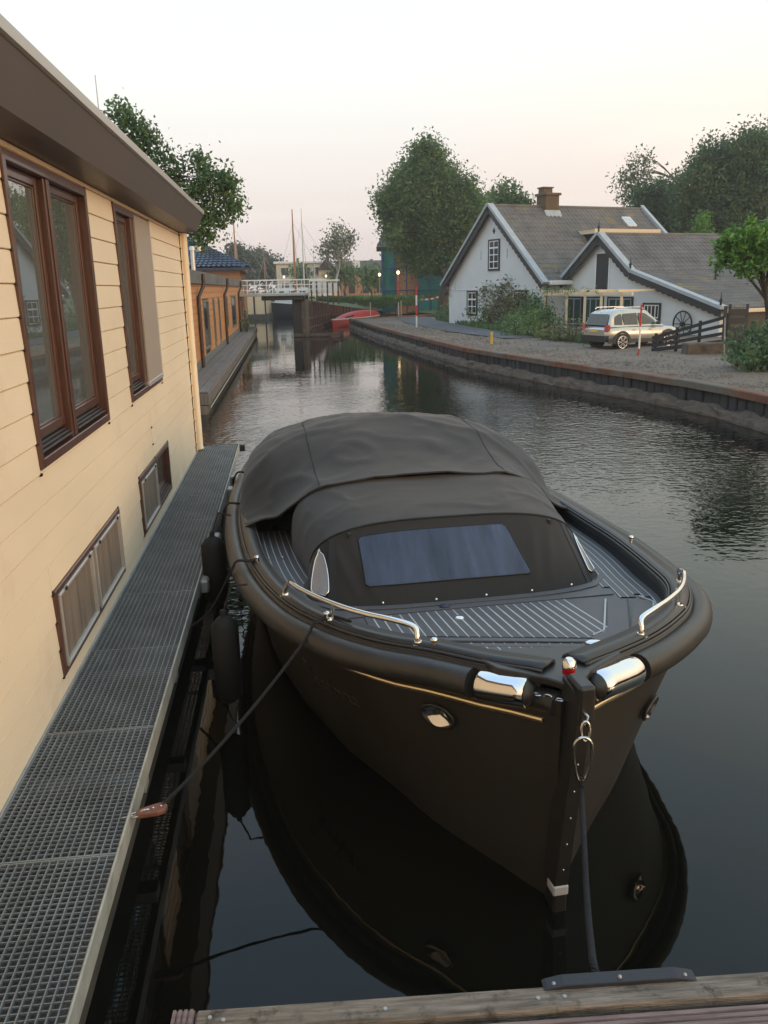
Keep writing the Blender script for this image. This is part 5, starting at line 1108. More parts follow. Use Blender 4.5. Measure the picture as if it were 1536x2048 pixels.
# ================================================================ RED BOAT
def boat(name, loc, rz, L, W_, fb, hullm, label, cabin=None, cover=None, mast=None, cat='boat', group=None, parts=True):
    o = empty(name, loc, rz, label, cat, group)
    def hb(t): return W_ / 2 * (math.sin(math.pi * min(1, (t + .04) * .62)) ** .7 if t < .78 else 1.0 - .12 * (t - .78) / .22) * (1 if t > .02 else .3)
    tt = [0, .04, .1, .18, .3, .45, .6, .8, 1.0]; sh_ = lambda t: fb * (1 + .35 * (1 - t) ** 2)
    rows = [[(-hb(t) * .0, t * L + (.25 if t < .05 else 0) * (-1 if t == 0 else 0), sh_(t) * 1.02 if t == 0 else sh_(t))] + [] for t in tt]
    rows = [[(-hb(t), t * L, sh_(t)), (-hb(t) * .9, t * L, sh_(t) * .4), (-hb(t) * .6, t * L + .1, -.15), (0, t * L + .15, -.3), (hb(t) * .6, t * L + .1, -.15), (hb(t) * .9, t * L, sh_(t) * .4), (hb(t), t * L, sh_(t))] for t in tt]
    mb = MB(); mb.grid(rows, True); mb.add(rows[-1], [tuple(range(7))]); mb.add(rows[0], [tuple(range(7))[::-1]])
    mb.grid([[(-hb(t) * .98, t * L, sh_(t) - .02), (hb(t) * .98, t * L, sh_(t) - .02)] for t in tt], False); mb.build('hull', hullm, o)
    for s_ in (-1, 1): mb = MB(); mb.tube([(s_ * hb(t), t * L, sh_(t)) for t in tt], .05, 6); mb.build('gunwale', 'boat_white' if hullm != 'boat_white' else 'navy', o)
    if cover:
        R_ = []
        for t in np.linspace(.10, .99, 12):
            w2 = hb(t) * 1.02; hgt = cover[1] * (math.sin(math.pi * min(1, max(0.02, (t - .10) / .55)) / 2) ** .6) * (1 if t < .9 else .85)
            R_.append([(-w2, t * L, sh_(t) - .05), (-w2 * .8, t * L, sh_(t) + hgt * .6), (-w2 * .3, t * L, sh_(t) + hgt), (w2 * .3, t * L, sh_(t) + hgt), (w2 * .8, t * L, sh_(t) + hgt * .6), (w2, t * L, sh_(t) - .05)])
        mb = MB(); mb.grid(R_, True); mb.add(R_[-1], [tuple(range(6))]); mb.build('cover', cover[0], o)
        mb = MB(); a, b = R_[1], R_[3]; mb.add([Vector(a[4]).lerp(Vector(a[5]), .3) + Vector((.02, -.02, .02)), Vector(b[4]).lerp(Vector(b[5]), .3) + Vector((.02, 0, .02)), Vector(b[4]) + Vector((.02, 0, .03)), Vector(a[4]) + Vector((.01, -.02, .03))], [(0, 1, 2, 3)]); mb.build('cover_window', 'car_glass', o)
    if cabin:
        m_, t0, t1, h_ = cabin; z = sh_(t0) - .05; w2 = W_ * .36
        mb = MB(); v = [(-w2, t0 * L, z), (w2, t0 * L, z), (w2, t1 * L, z), (-w2, t1 * L, z), (-w2 * .85, t0 * L + .35, z + h_), (w2 * .85, t0 * L + .35, z + h_), (w2 * .9, t1 * L - .1, z + h_), (-w2 * .9, t1 * L - .1, z + h_)]
        mb.add(v, [(4, 5, 6, 7), (0, 1, 5, 4), (1, 2, 6, 5), (2, 3, 7, 6), (3, 0, 4, 7)]); cb = mb.build('cabin', m_, o)
        for s_ in (-1, 1):
            for k in range(3):
                y0 = t0 * L + .5 + k * (t1 - t0) * L / 3.4; mb = MB(); mb.box((min(s_ * w2 * .93, s_ * (w2 * .93 + .05)), y0, z + h_ * .45), (max(s_ * w2 * .93, s_ * (w2 * .93 + .05)), y0 + .55, z + h_ * .8)); mb.build('window', 'car_glass', cb)
    if mast:
        m_, yt, h_, tip, rr = mast; p = Vector((0, yt * L, sh_(yt) - .1)); q = Vector((tip[0], yt * L + tip[1], h_)); mb = MB(); mb.tube([p, p.lerp(q, .5), q], [rr, rr * .85, rr * .4], 8); ms = mb.build('mast', m_, o)
        mb = MB()
        for e in ((0, 0.02 * L, sh_(0)), (0, L * .98, sh_(1)), (W_ * .45, yt * L + .5, sh_(yt)), (-W_ * .45, yt * L + .5, sh_(yt))): mb.tube([p.lerp(q, .86), e], .012, 4)
        mb.build('rigging', 'galvanised', ms)
        if m_ == 'sail_wood': mb = MB(); mb.grid([[q, q + Vector((-.28, 0, .03)), q + Vector((-.62, 0, -.5)), q + Vector((-.80, 0, -1.5))], [q - Vector((0, 0, .16)), q + Vector((-.26, 0, -.18)), q + Vector((-.55, 0, -.55)), q + Vector((-.76, 0, -1.52))]], False); mb.build('pennant', 'red_pile', ms, solid=.01)
        if m_ == 'sail_wood': mb = MB(); mb.tube([p + Vector((0, 0.1, .9)), p + Vector((.2, L * .4, 1.5))], .07, 7); mb.build('boom', 'sail_wood', ms)
    return o
bp = at(657, 640, 59); bp.z = 0; be = Vector((-.75, 72.5, 0)); d = be - bp
boat('covered_boat', (bp.x + .25, 59.2, 0), math.atan2(-d.x, d.y), d.length * .96, 1.4, .42, 'red_paint', 'red boat under a red cover moored inside the stone quay tip', cover=('red_cover', .5))

# ================================================================ SECOND HOUSEBOAT
OB = empty('wooden_houseboat', NV * -2.57, AL, 'orange wood clad houseboat with brown downpipes and plank side deck', 'houseboat')
S0, S1 = 20.4, 53.0
mb = MB(); mb.bbox((-5.5, S0, -.5), (-.02, S1, .47), .03); mb.build('hull', 'concrete_dark', OB)
WIN2 = [(27.0, 28.95, .88, 2.42), (30.6, 31.3, .85, 2.44), (33.0, 33.7, .85, 2.44), (37.3, 38.4, 1.15, 2.44), (41.0, 44.6, .95, 2.47)]
mb = MB(); mb.box((-5.4, S0 + .1, .45), (-.06, S1 - .1, 2.9)); mb.build('inner_wall', 'black', OB)
mb = MB(); mb.bbox((-.055, S0 + .05, .472), (.03, S1, .74), .01); mb.build('plinth', 'slate_fascia', OB)
z = .742
while z < 2.86:
    z1 = min(z + .19, 2.90); br = sorted({S0 + .05, S1, *[v for o in WIN2 if o[2] < z1 - .02 and o[3] > z + .02 for v in o[:2]]})
    for a, b in zip(br, br[1:]):
        if any(o[0] < (a + b) / 2 < o[1] and o[2] < z1 - .02 and o[3] > z + .02 for o in WIN2): continue
        mb = MB(); mb.prism([(-.05, a, z + .006), (.014, a, z + .006), (.006, a, z1 - .004), (-.05, a, z1 - .004)], (0, b - a, 0)); mb.build('cladding_board', 'orange_wood', OB)
    z += .19
for o in WIN2:
    mb = MB(); bars(mb, o[0], o[1], o[2], o[3], .07, -.05, .03); wd = mb.build('window', 'slate_fascia', OB); mb = MB(); mb.box((-.03, o[0] + .07, o[2] + .07), (-.01, o[1] - .07, o[3] - .07)); mb.build('pane', 'far_glass', wd)
mb = MB(); mb.prism([(-.02, S0 - .1, 2.88), (.13, S0 - .1, 2.90), (.16, S0 - .1, 3.24), (-5.6, S0 - .1, 3.30), (-5.6, S0 - .1, 2.9)], (0, S1 - S0 + .3, 0)); mb.build('roof_edge', 'slate_fascia', OB)
for s_ in (25.2, 36.0, 46.8):
    mb = MB(); mb.tube([(.19, s_ + .6, 3.18), (.20, s_ + .6, 2.95), (.18, s_ + .55, 2.82), (.08, s_, 2.52), (.075, s_, 2.35), (.075, s_, .5)], .055, 8); mb.build('downpipe', 'brown_pipe', OB)
for k in range(3):
    for j in range(8):
        a = 19.0 + j * 4.2; mb = MB(); mb.bbox((.05 + k * .235, a, .48 + random.uniform(-.008, .008)), (.272 + k * .235, a + 4.17, .515), .006); mb.build('deck_plank', 'dock_wood', OB)
mb = MB(); mb.bbox((-.3, 19.0, .20), (.76, 52.6, .474), .02); mb.bbox((-.3, 19.0, -.3), (.70, 20.3, .199), .03); mb.build('deck_fascia', 'dock_wood', OB)
mb = MB(); mb.bbox((-.1, 19.05, -.4), (.69, 52.6, .196), .02); mb.build('float', 'concrete_dark', OB)
mb = MB(); mb.tube([(.772, 19.1, .15), (.772, 52.5, .15)], .011, 6); mb.build('rub_line', 'pale_edge', OB)
mb = MB(); mb.tube([(-1.2, 37, 3.2), (-1.2, 37, 4.35)], .09, 10); mb.tube([(-1.2, 37, 4.35), (-1.2, 37, 4.5)], [.13, .10], 10); mb.build('flue', 'light_alu', OB)
pt = bush('potted_shrub', OB.matrix_basis @ Vector((0, 0, 0)) if False else (Matrix.Translation(NV * -2.57) @ Matrix.Rotation(AL, 4, 'Z')) @ Vector((.45, 46.5, .52)),
     [((Matrix.Translation(NV * -2.57) @ Matrix.Rotation(AL, 4, 'Z')) @ Vector((.45, 46.5, 0))).x.__float__() and (-7.25 + .0, 46.0, 1.1, .3, .8, .5)], 'leaf_dark', 'dark potted shrub at the far end of the plank side deck', size=.14, density=60, cat='plant')
# brick house with the blue roof
BH = empty('brick_house', NV * -2.57, AL, 'orange brick house with glazed blue hipped roof behind the wooden houseboat', 'house')
mb = MB(); mb.box((-9, 53.1, -.5), (-.1, 61, 4.1)); mb.build('wall', 'orange_brick', BH)
E0 = [(-9.6, 52.5, 4.02), (.6, 52.5, 4.02), (.6, 61.6, 4.02), (-9.6, 61.6, 4.02)]; RG = [(-9.6, 57, 6.05), (-3.6, 57, 6.05)]
tiles('roof', 'blue_tile', E0[0], E0[1], RG[1], RG[0], BH, 34, 14, amp=.07, step=.05)
mb = MB(); mb.add([E0[1], E0[2], RG[1]], [(0, 1, 2)]); mb.add([E0[2], E0[3], RG[0], RG[1]], [(0, 1, 2, 3)]); mb.box((-9.5, 52.45, 3.86), (.62, 61.6, 4.0)); mb.build('roof_back', 'blue_tile', BH)
mb = MB(); mb.tube([(.55, 52.6, 3.95), (.45, 52.9, 3.6), (.0, 53.02, 3.3), (.0, 53.02, .6)], .06, 7); mb.build('downpipe', 'slate_fascia', BH)
mb = MB(); mb.tube([(-2.6, 54.8, 4.8), (-2.6, 54.8, 6.1)], .22, 10); mb.tube([(-2.6, 54.8, 6.1), (-2.6, 54.8, 6.3)], [.32, .28], 10); mb.build('chimney', 'light_alu', BH)

# ================================================================ BRIDGE
BY = 50.0
def bz(py): return at(560, py, BY).z
def bx(px): return at(px, 575, BY).x
BR = empty('bridge', (0, BY, 0), 0, 'low canal bridge with white tubular railings and dark pier', 'bridge')
zr, zd = bz(560), bz(586)
mb = MB(); mb.bbox((bx(470), -1.6, zd - .16), (bx(614), 1.6, zd), .02); mb.build('deck', 'verge_board', BR)
mb = MB()
mb.bbox((bx(528), -1.4, bz(600)), (bx(612), 1.4, zd - .162), .02); mb.build('girder', 'black_paint', BR)
for yy in (-1.5, 1.5):
    q = MB(); 
    for z in (zr, zr - .28, zr - .55): q.tube([(bx(476), yy, z), (bx(650), yy + .6, z)], .02, 6)
    rl = q.build('railing', 'white_paint', BR)
    for px in range(478, 652, 24):
        q = MB(); q.tube([(bx(px), yy + (.6 * (px - 476) / 174), zd - .1), (bx(px), yy + (.6 * (px - 476) / 174), zr + .01)], .022, 6); q.build('post', 'white_paint', rl)
mb = MB(); mb.bbox((bx(586), -.9, -.8), (bx(603), 1.5, bz(597)), .02); mb.build('pier', 'black_paint', BR)
mb = MB(); mb.bbox((bx(603.3), -.95, -.8), (bx(612), 1.5, bz(594)), .02); mb.build('abutment', 'ledge', BR)
mb = MB(); mb.bar((bx(588), -1.05, .12), (bx(684), -1.05, .12), .2, .16); mb.build('guide_beam', 'ledge', BR)
for px in (590, 622, 652, 682): mb = MB(); mb.tube([(bx(px), -.85, -.6), (bx(px), -.85, .32)], .10, 7); mb.build('guide_post', 'bark', BR)
WW = empty('wing_wall', (-4.7, 50, 0), 0, 'reddish brown sheet pile wing wall beside the bridge', 'wall')
WP = [((-4.72, 49.3), 2.12), ((-3.75, 64), 1.62), ((.2, 80), .62)]
segs = along([p for p, _ in WP], .42); tot = len(segs)
for k, (p, t) in enumerate(segs[:-1]):
    z = interp([(49.3, 2.12), (62, 1.62), (78, .62)], p.y); M = Matrix.Translation((p.x + 4.7, p.y - 50, 0)) @ Matrix.Rotation(math.atan2(t.y, t.x), 4, 'Z'); o_ = .05 if k % 2 else 0
    mb = MB(); mb.bbox((0, -.08 - o_, -.6), (.40, .02 - o_, z + .02), .02, M); mb.build('sheet_pile', 'red_pile', WW)
for zz in (.95, .35):
    mb = MB(); mb.bar((.12, -.7, zz), (.92, 12, zz * .9), .08, .12); mb.bar((.92, 12, zz * .9), (4.5, 28, zz * .35), .08, .1); mb.build('waling', 'red_pile', WW)
BB = empty('barrier', (0, 54, 0), 0, 'white panels between rusty posts on the bank behind the bridge', 'fence')
A, B = at(622, 564, 54), at(676, 566, 54); z1_ = at(650, 582, 54).z
for k in range(5):
    a = A.lerp(B, k / 5); b = A.lerp(B, (k + 1) / 5)
    mb = MB(); mb.bbox((a.x + .05, -.02, z1_ - .05), (b.x - .05, .02, a.z - .02), .005); mb.build('panel', 'boat_white', BB)
for k in range(6): a = A.lerp(B, k / 5); mb = MB(); mb.bbox((a.x - .045, -.05, 1.7), (a.x + .045, .05, a.z + .03), .01); mb.build('post', 'red_pile', BB)
mb = MB(); mb.bbox((A.x - .1, -.06, A.z + .035), (B.x + .1, .06, A.z + .12), .01); mb.build('top_rail', 'white_paint', BB)
# cream floating shed
CB = empty('floating_shed', (0, 80, 0), 0, 'cream panelled floating shed seen under the bridge railing', 'shed')
A, B = at(489, 588, 80), at(530, 628, 80)
mb = MB(); mb.box((A.x, 0, B.z), (B.x, 5, A.z)); mb.build('wall', 'cream_wall', CB)
for px in (489, 508, 530): q = at(px, 600, 80); mb = MB(); mb.bbox((q.x - .07, -.06, -.3), (q.x + .07, -.003, A.z + .1), .01); mb.build('post', 'black_paint', CB)
mb = MB(); mb.bbox((A.x - .3, -.3, -.4), (B.x + .3, 5.3, B.z - .01), .02); mb.build('pontoon', 'concrete_dark', CB)

# ================================================================ HARBOUR BOATS
def at0(px, Y): q = at(px, 575, Y); return (q.x, Y, 0)
G_ = 'boats moored in the harbour behind the bridge'
boat('moored_boat', at0(507, 86), R(-82), 6.5, 2.4, 1.0, 'boat_white', 'white cabin boat with pale blue top moored left behind the bridge', cabin=('boat_white', .3, .85, 1.7), group=G_)
q = at(568, 418, 84); p = at0(590, 84); boat('sailing_boat', (p[0] - 2.4, 84, 0), R(-80), 7, 2.3, 1.1, 'navy', 'sailing boat with tall varnished wooden mast flying a long pennant', cabin=('cream_wall', .35, .7, .9), mast=('sail_wood', .35, q.z, (0, 0), .12), group=G_)
ms = [o for o in bpy.data.objects if o.name.startswith('sailing_boat')][-1]
q2 = at(601, 416, 90); p = at0(604, 90); boat('sailing_boat', (p[0] - 2, 90, 0), R(-84), 7.5, 2.4, 1.1, 'navy', 'sailing boat with slim grey aluminium mast taller than the rest', cabin=('boat_white', .3, .7, .9), mast=('mast_alu', .3, q2.z, (0, 0), .08), group=G_)
q3 = at(467, 432, 93); p = at0(476, 93); boat('sailing_boat', (p[0] - 2.5, 93, 0), R(-85), 8, 2.6, 1.2, 'navy', 'sailing boat with varnished mast rising above the blue roof', cabin=('cream_wall', .3, .7, .9), mast=('sail_wood', .3, q3.z, (-.6, 0), .13), group=G_)
for px, py, Y, lab in ((526, 500, 88, 'small sailing boat with short tan mast right of the blue roof'), (557, 512, 94, 'small sailing boat with short grey mast by the cream building'), (625, 506, 90, 'small sailing boat with thin pale mast right of the tall masts')):
    q = at(px, py, Y); p = at0(px, Y); boat('small_sailing_boat', (p[0] - 1.4, Y, 0), R(-82), 5.5, 2.0, 1.0, 'boat_white', lab, cabin=('boat_blue', .3, .65, .7), mast=('sail_wood' if px == 526 else 'mast_alu', .3, q.z, (0, 0), .07), group=G_)
p = at0(563, 96); boat('tender', (p[0] - 1.3, 96, 0), R(-70), 5.4, 2.2, .9, 'boat_white', 'white tender with blue cover seen under the bridge', cover=('boat_blue', .5), group=G_)

# ================================================================ FAR BUILDINGS
def rect(px0, py0, px1, py1, Y):
    a, b = at(px0, py1, Y), at(px1, py0, Y); return a.x, a.z, b.x, b.z
FB = empty('flat_building', (0, 118, 0), 0, 'cream flat roofed two storey building beyond the harbour', 'building')
x0, z0, x1, z1 = rect(553, 526, 646, 552, 118)
mb = MB(); mb.box((x0, 0, 1.2), (x1, 9, z1)); mb.build('wall', 'cream_wall', FB)
mb = MB(); mb.bbox((x0 - .3, -.3, z1 + .003), (x1 + .3, 9.3, z1 + .3), .03); mb.build('roof', 'white_paint', FB)
for k in range(4):
    a = x0 + .6 + k * (x1 - x0 - .6) / 4; 
    for zz in (z1 - 1.55, z1 - 3.6):
        if zz < 1.6: continue
        mb = MB(); mb.box((a, -.06, zz), (a + 1.15, -.003, zz + 1.1)); wd = mb.build('window', 'white_paint', FB); mb = MB(); mb.box((a + .08, -.09, zz + .08), (a + 1.07, -.063, zz + 1.02)); mb.build('pane', 'far_glass', wd)
LB = empty('long_building', (0, 124, 0), 0, 'long brown roofed brick building behind the birch tree', 'building')
x0, z0, x1, z1 = rect(648, 518, 790, 546, 124)
mb = MB(); mb.box((x0 + .4, 0, 1.2), (x1, 8, z0)); mb.build('wall', 'orange_brick', LB)
mb = MB(); mb.prism([(x0, -.6, z0), (x0, 4, z1), (x0, 8.6, z0)], (x1 - x0, 0, 0)); mb.build('roof', 'brown_roof', LB)
for px, py in ((712, 528), (665, 531)): q = at(px, py, 122.5); mb = MB(); mb.bbox((q.x - .5, -1.2, q.z - .5), (q.x + .5, 1.5, q.z + .4), .02); mb.build('skylight', 'boat_white', LB)
for k in range(5): a = x0 + 1.5 + k * 2.0; mb = MB(); mb.box((a, -.06, 1.9), (a + .9, -.003, z0 - .5)); mb.build('window', 'far_glass', LB)
GB = empty('dark_gable_house', (0, 112, 0), 0, 'small house with dark pointed roof beside the cream building', 'building')
a, b, c = at(634, 540, 112), at(652, 516, 112), at(672, 540, 112)
mb = MB(); mb.box((a.x + .2, 0, 1.2), (c.x - .2, 5, a.z)); mb.build('wall', 'cream_wall', GB)
mb = MB(); mb.prism([(a.x, -.3, a.z), (b.x, -.3, b.z), (c.x, -.3, a.z)], (0, 5.6, 0)); mb.build('roof', 'brown_roof', GB)
TB = empty('scaffolded_building', (0, 74, 0), 0, 'building wrapped in teal scaffold netting behind the big tree', 'building')
x0, z0, x1, z1 = rect(764, 492, 893, 600, 74)
mb = MB(); mb.box((x0 + .3, .3, .4), (x1, 8, z1)); mb.build('wall', 'orange_brick', TB)
mb = MB(); mb.prism([(x0 - .4, -.4, z1), (x0 + .6, 4, z1 + 2.2), (x0 - .4, 8.6, z1)], (x1 - x0 + .8, 0, 0)); mb.build('roof', 'brown_roof', TB)
rows = [[(x, .10 * math.sin(x * 3.1) * math.sin(z * 1.7), z) for x in np.linspace(x0, x0 + (x1 - x0) * .22, 9)] for z in np.linspace(.6, z1, 10)]
mb = MB(); mb.grid(rows, False); nt = mb.build('netting', 'teal_net', TB, solid=.03)
rows = [[(x, .10 * math.sin(x * 2.7) * math.sin(z * 1.7), z) for x in np.linspace(x0 + (x1 - x0) * .56, x1, 14)] for z in np.linspace(.6, z1, 10)]
mb = MB(); mb.grid(rows, False); mb.build('netting', 'teal_net', TB, solid=.03)
for px in (766, 790, 813, 836, 862, 890): q = at(px, 540, 74); mb = MB(); mb.tube([(q.x, -.18, .4), (q.x, -.18, z1 + .2)], .07, 6); mb.build('scaffold_pole', 'blue_steel', TB)
for zz in (2.4, 4.2): mb = MB(); mb.tube([(x0, -.3, zz), (x1, -.3, zz)], .06, 6); mb.build('scaffold_rail', 'blue_steel', TB)
for px, py in ((568, 556), (651, 553)): pass
for px, py, Y, gz_, lab in ((568, 556, 112, 1.4, 'lit street lamp before the cream flat building'), (652, 554, 111, 1.4, 'lit street lamp at the right corner of the cream building'), (759, 552, 80, 1.0, 'lit street lamp left of the teal netting'), (796, 548, 72, .6, 'lit street lamp before the teal netting opening')):
    q = at(px, py, Y); o = empty('street_lamp', (q.x, Y, gz_), 0, lab, 'street lamp', 'street lamps on the far bank')
    mb = MB(); mb.tube([(0, 0, -.3), (0, 0, q.z - gz_)], .05, 7); mb.build('pole', 'galvanised', o)
    mb = MB(); mb.sphere((0, -.02, q.z - gz_ + .12), .13, 9, 6, (1, 1, 1.2)); mb.build('lamp_head', 'lamp_lit', o)

# ================================================================ TREES
def bl(lst, Y, dz=0):
    out = []
    for t in lst:
        px, py, r_ = t[:3]; yy = Y + (t[3] if len(t) > 3 else random.uniform(-.5, .5) * r_ / 1660 * Y); c = at(px, py, yy); m_ = r_ / 1660 * yy * .87; out.append((c.x, yy, c.z, m_, m_, m_ * 1.02))
    return out
tree('tree', (4.75, 64.5, .5), bl([(850, 345, 45), (815, 390, 48), (880, 385, 55), (905, 430, 50), (940, 420, 30), (860, 450, 62), (810, 460, 42), (790, 425, 32), (930, 470, 42), (840, 505, 40), (895, 510, 40), (860, 310, 26), (840, 400, 60)], 65.5), 'leaf_mid',
     'large full rounded tree between the teal netting and the white cottage', size=.27, density=80, per=34, spread=.42, trunk_r=.42, trunk_top=8, shell=.45, limbs=14)
tree('tree', (12.5, 72, .5), bl([(1015, 398, 34), (990, 408, 22), (1040, 410, 20)], 72), 'leaf_bush', 'round treetop showing above the cottage ridge', size=.35, density=60, per=14, spread=.35, trunk_r=.25)
tree('tree', (22, 66, .5), bl([(1268, 335, 24), (1255, 372, 30), (1285, 365, 22), (1262, 400, 30), (1292, 320, 12)], 66), 'leaf_grey', 'airy pale tree with thin crown rising behind the cottage roof', size=.26, density=34, per=9, spread=.35, trunk_r=.16, limbs=16)
tree('tree', (24, 64, .5), bl([(1300, 410, 36), (1335, 395, 34), (1330, 440, 40), (1290, 435, 26), (1360, 430, 34)], 64), 'leaf_dark', 'dark green tree between the airy tree and the tallest tree', size=.25, density=70, per=26, spread=.38, trunk_r=.25)
tree('tree', (30, 60, .5), bl([(1395, 375, 48), (1440, 335, 55), (1495, 315, 55), (1545, 330, 60), (1420, 420, 50), (1480, 390, 62), (1540, 410, 62), (1380, 430, 36), (1460, 450, 48), (1530, 470, 50), (1600, 380, 70)], 60), 'leaf_dark', 'tallest broad dark tree at the upper right behind the barn', size=.26, density=66, per=26, spread=.42, trunk_r=.45, shell=.5, limbs=14)
tree('tree', (17.5, 50, .5), bl([(1403, 440, 15), (1406, 462, 17), (1400, 480, 16)], 50), 'leaf_bright', 'narrow pale green treetop just above the barn ridge', size=.18, density=110, per=12, spread=.14, trunk_r=.1)
pb_ = at(1531, 640, 20.5)
tree('maple_tree', (pb_.x, 20.5, .55), bl([(1478, 490, 32), (1452, 512, 22), (1510, 478, 30), (1490, 522, 30), (1530, 505, 34), (1560, 480, 36), (1570, 520, 36), (1455, 482, 16)], 20.5), 'leaf_bright', 'bright green young maple at the right edge over the hedge', size=.14, density=280, per=14, spread=.10, trunk_r=.10, trunk_top=2.5, limbs=10)
tree('birch_tree', (at(676, 550, 108).x, 108, 1.3), bl([(675, 468, 20), (660, 490, 18), (692, 492, 16), (672, 510, 20), (700, 478, 9), (650, 505, 10)], 108), 'leaf_grey', 'slender birch tree standing alone before the brown roof', size=.42, density=24, per=9, spread=.55, trunk_r=.2, bark='birch_bark', limbs=12)
T_ = bl([(245, 238, 20), (262, 258, 22), (300, 285, 26), (278, 300, 20), (318, 318, 26), (345, 345, 24), (398, 325, 18), (412, 350, 28), (385, 385, 30), (440, 358, 14), (425, 395, 22), (452, 372, 9), (400, 425, 24), (432, 440, 12), (380, 450, 20), (412, 468, 14), (468, 413, 6), (350, 400, 30)], 19.5)
tree('tree', (-9.9, 19.8, .9), T_, 'leaf_mid', 'loose leaning tree spreading over the cream houseboat roof', size=.11, density=75, per=26, spread=.13, trunk_r=.13, trunk_top=5.5, limbs=16, shell=.2)
for i, (L_, Y, lab) in enumerate((([(478, 520, 26), (470, 505, 16), (500, 530, 26)], 128, 'far dark round tree just right of the blue roof'), ([(530, 535, 26), (515, 520, 18), (548, 540, 22)], 134, 'far dark tree left of the cream flat building'), ([(595, 545, 12), (610, 552, 12)], 114, 'small green shrub tree before the cream building'), ([(690, 545, 18), (672, 553, 14)], 112, 'green shrub tree under the birch'), ([(740, 548, 16), (752, 560, 14)], 96, 'green shrub tree left of the teal building'))):
    c = at(L_[0][0], 560, Y); tree('far_tree', (c.x, Y, 1.4), bl(L_, Y), 'leaf_far' if i < 2 else 'leaf_bush', lab, size=.5, density=40, per=12, spread=.5, trunk_r=.2, limbs=4, group='trees beyond the harbour')
C_ = np.array([(x, 150 + random.uniform(-4, 4), 1.5 + abs(random.gauss(0, 1)) * 1.7 + 1.2 * math.sin(x * .4)) for x in np.linspace(-60, 70, 520)])
tag(leafmesh('treeline', leaves(None, None, C_, 14, .9, .8), 'leaf_far'), 'far hazy line of trees on the horizon', 'treeline', kind='stuff')

# ================================================================ BUSHES
def gb(name, lst, m, label, **k):
    # lst: (px, py, r px, py of the foot below it)
    out = []; 
    for px, py, r_, foot in lst:
        g_ = gp(px, foot, GZ); c = at(px, py, g_.y); q = r_ / 1660 * g_.y; out.append((c.x, g_.y, c.z, q, q, q))
    g0 = gp(lst[0][0], lst[0][3], GZ); return bush(name, (g0.x, g0.y, GZ), out, m, label, **k)
gb('bush', [(990, 600, 34, 655), (1025, 592, 34, 657), (965, 622, 26, 652), (1000, 630, 32, 658), (1050, 615, 34, 660)], 'leaf_russet', 'large russet green bush before the cottage gable', size=.17, density=120, per=15, spread=.17)
gb('bush', [(1070, 618, 30, 662), (1092, 640, 26, 668), (1075, 650, 26, 670), (1050, 640, 30, 664)], 'leaf_bush', 'green bush at the cottage corner beside the gutter', size=.16, density=120, per=15, spread=.16)
gb('bush', [(940, 632, 22, 650), (968, 642, 20, 656), (915, 637, 14, 647)], 'leaf_bush', 'low green bush under the cottage ground floor window', size=.15, density=120, per=14, spread=.15)
gb('bush', [(890, 625, 14, 642), (882, 634, 10, 644)], 'leaf_dark', 'small dark shrub at the foot of the big tree', size=.18, density=110, per=14, spread=.15)
gb('bush', [(1030, 655, 26, 676), (1060, 658, 24, 678), (1008, 652, 18, 670)], 'leaf_bush', 'low spreading bush with white flowers on the gravel edge', size=.13, density=130, per=14, spread=.13)
gb('bush', [(1120, 668, 20, 688), (1150, 662, 20, 690), (1095, 668, 18, 684), (1172, 672, 14, 692)], 'leaf_russet', 'tall weeds and grasses left of the parked car', size=.14, density=120, per=13, spread=.14, cat='weeds')
gb('bush', [(1490, 690, 34, 742), (1525, 705, 36, 748), (1468, 706, 20, 738), (1535, 672, 30, 745), (1560, 700, 40, 750), (1500, 722, 28, 752)], 'leaf_dark', 'dense dark bush in the right corner beneath the maple', size=.13, density=170, per=15, spread=.11)
C_ = np.array([tuple(gp(random.uniform(1020, 1060), 676, GZ) + Vector((0, -.35, random.uniform(.1, .8)))) for _ in range(16)])
tag(leafmesh('blossom', leaves(None, None, C_, 4, .06, .07), 'flower_white'), 'scattered white blossoms on the low bush', 'flowers', kind='stuff')
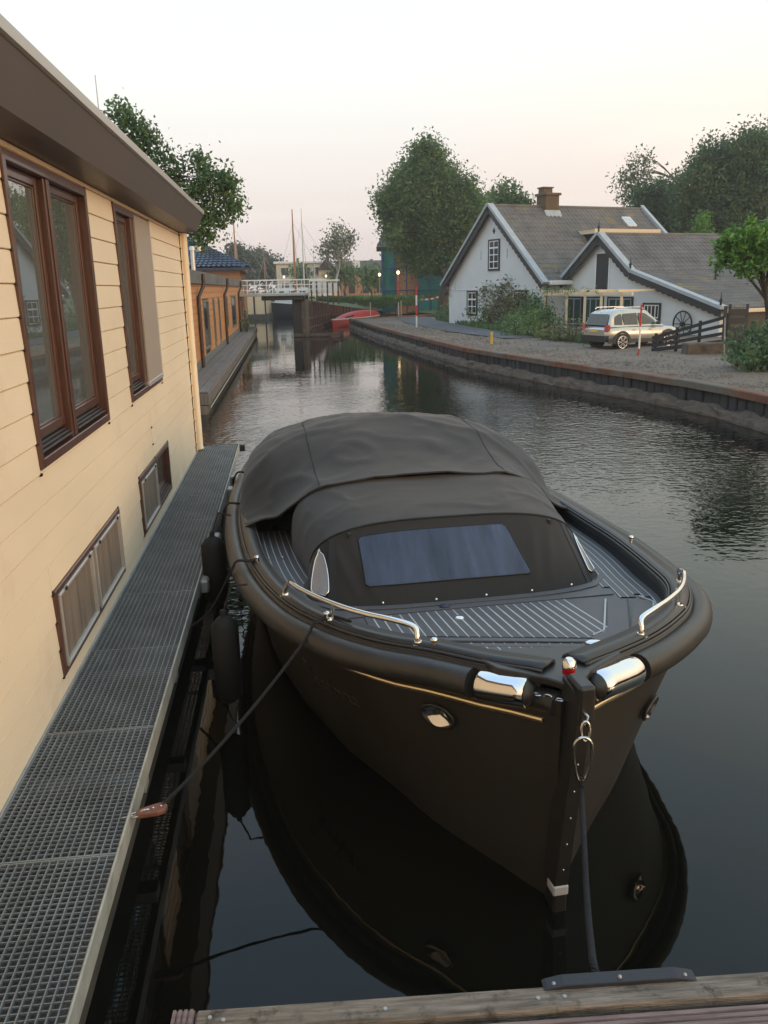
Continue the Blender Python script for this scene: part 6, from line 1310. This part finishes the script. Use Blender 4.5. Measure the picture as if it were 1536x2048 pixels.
for px, lab in ((1494, 'clipped boxy hedge just left of the maple trunk'), (1528, 'clipped boxy hedge right behind the maple trunk')):
    g_ = gp(px, 672, GZ); c = at(px, 640, g_.y); n = 260; P_l = []
    for _ in range(n):
        f = random.randrange(3); a, b = random.uniform(-1, 1), random.uniform(-1, 1); d = (a, -1, b) if f == 0 else ((random.choice((-1, 1)), a, b) if f == 1 else (a, b, 1)); P_l.append((d[0] * .24, d[1] * .24, .62 + d[2] * .5))
    o = empty('hedge', (c.x, g_.y, GZ), 0, lab, 'hedge'); leafmesh('foliage', leaves(None, None, np.array(P_l), 12, .035, .06), 'leaf_bush', o)
    mb = MB(); mb.tube([(0, 0, -.1), (0, 0, .9)], .05, 6); mb.build('stem', 'bark', o)
# grass and weeds on the far bank and along the gravel
def tufts(name, n, fn_, hgt, label, m='leaf_bush'):
    V = []
    for _ in range(n):
        x, y, z = fn_(); 
        for k in range(5):
            a = random.uniform(0, 6.28); l = hgt * random.uniform(.5, 1.2); dx, dy = math.cos(a) * l * .45, math.sin(a) * l * .45; w_ = hgt * .09
            V += [(x - w_, y, z - .03), (x + w_, y, z - .03), (x + dx * .6 + w_, y + dy * .6, z + l * .7), (x + dx, y + dy, z + l)]
    return tag(leafmesh(name, np.array(V), m), label, 'grass', kind='stuff')
def f1():
    t = random.random(); y = 55 + 30 * random.random() ** 1.2; x = interp([(50, -4.6), (62, -3.8), (78, -.2), (90, 3)], y) + abs(random.gauss(0, 3.5)) + .2
    z = interp([(0, 1.8), (4, .9), (10, .6)], x + 4) if y < 72 else 1.0
    return x, y + (0 if x < 3 else 14), interp([(50, 2.1), (66, 1.6), (78, .8), (110, 1.4)], y)
tufts('bank_grass', 2500, f1, .28, 'rough green grass on the bank behind the red boat')
def f2():
    y = random.uniform(13, 40); x = quay_x(y) + 1.5 + abs(random.gauss(0, 2.5)); return x, y, ground_z(x, y)
tufts('weed_tufts', 120, f2, .07, 'sparse weeds on the bare gravel bank')
def f3():
    px = random.uniform(880, 1180); g_ = gp(px, interp([(880, 646), (1000, 668), (1100, 686), (1180, 694)], px) - abs(random.gauss(0, 6)), GZ); return g_.x, g_.y, GZ + .03
tufts('verge_grass', 700, f3, .30, 'tall grass along the foot of the cottage bushes')
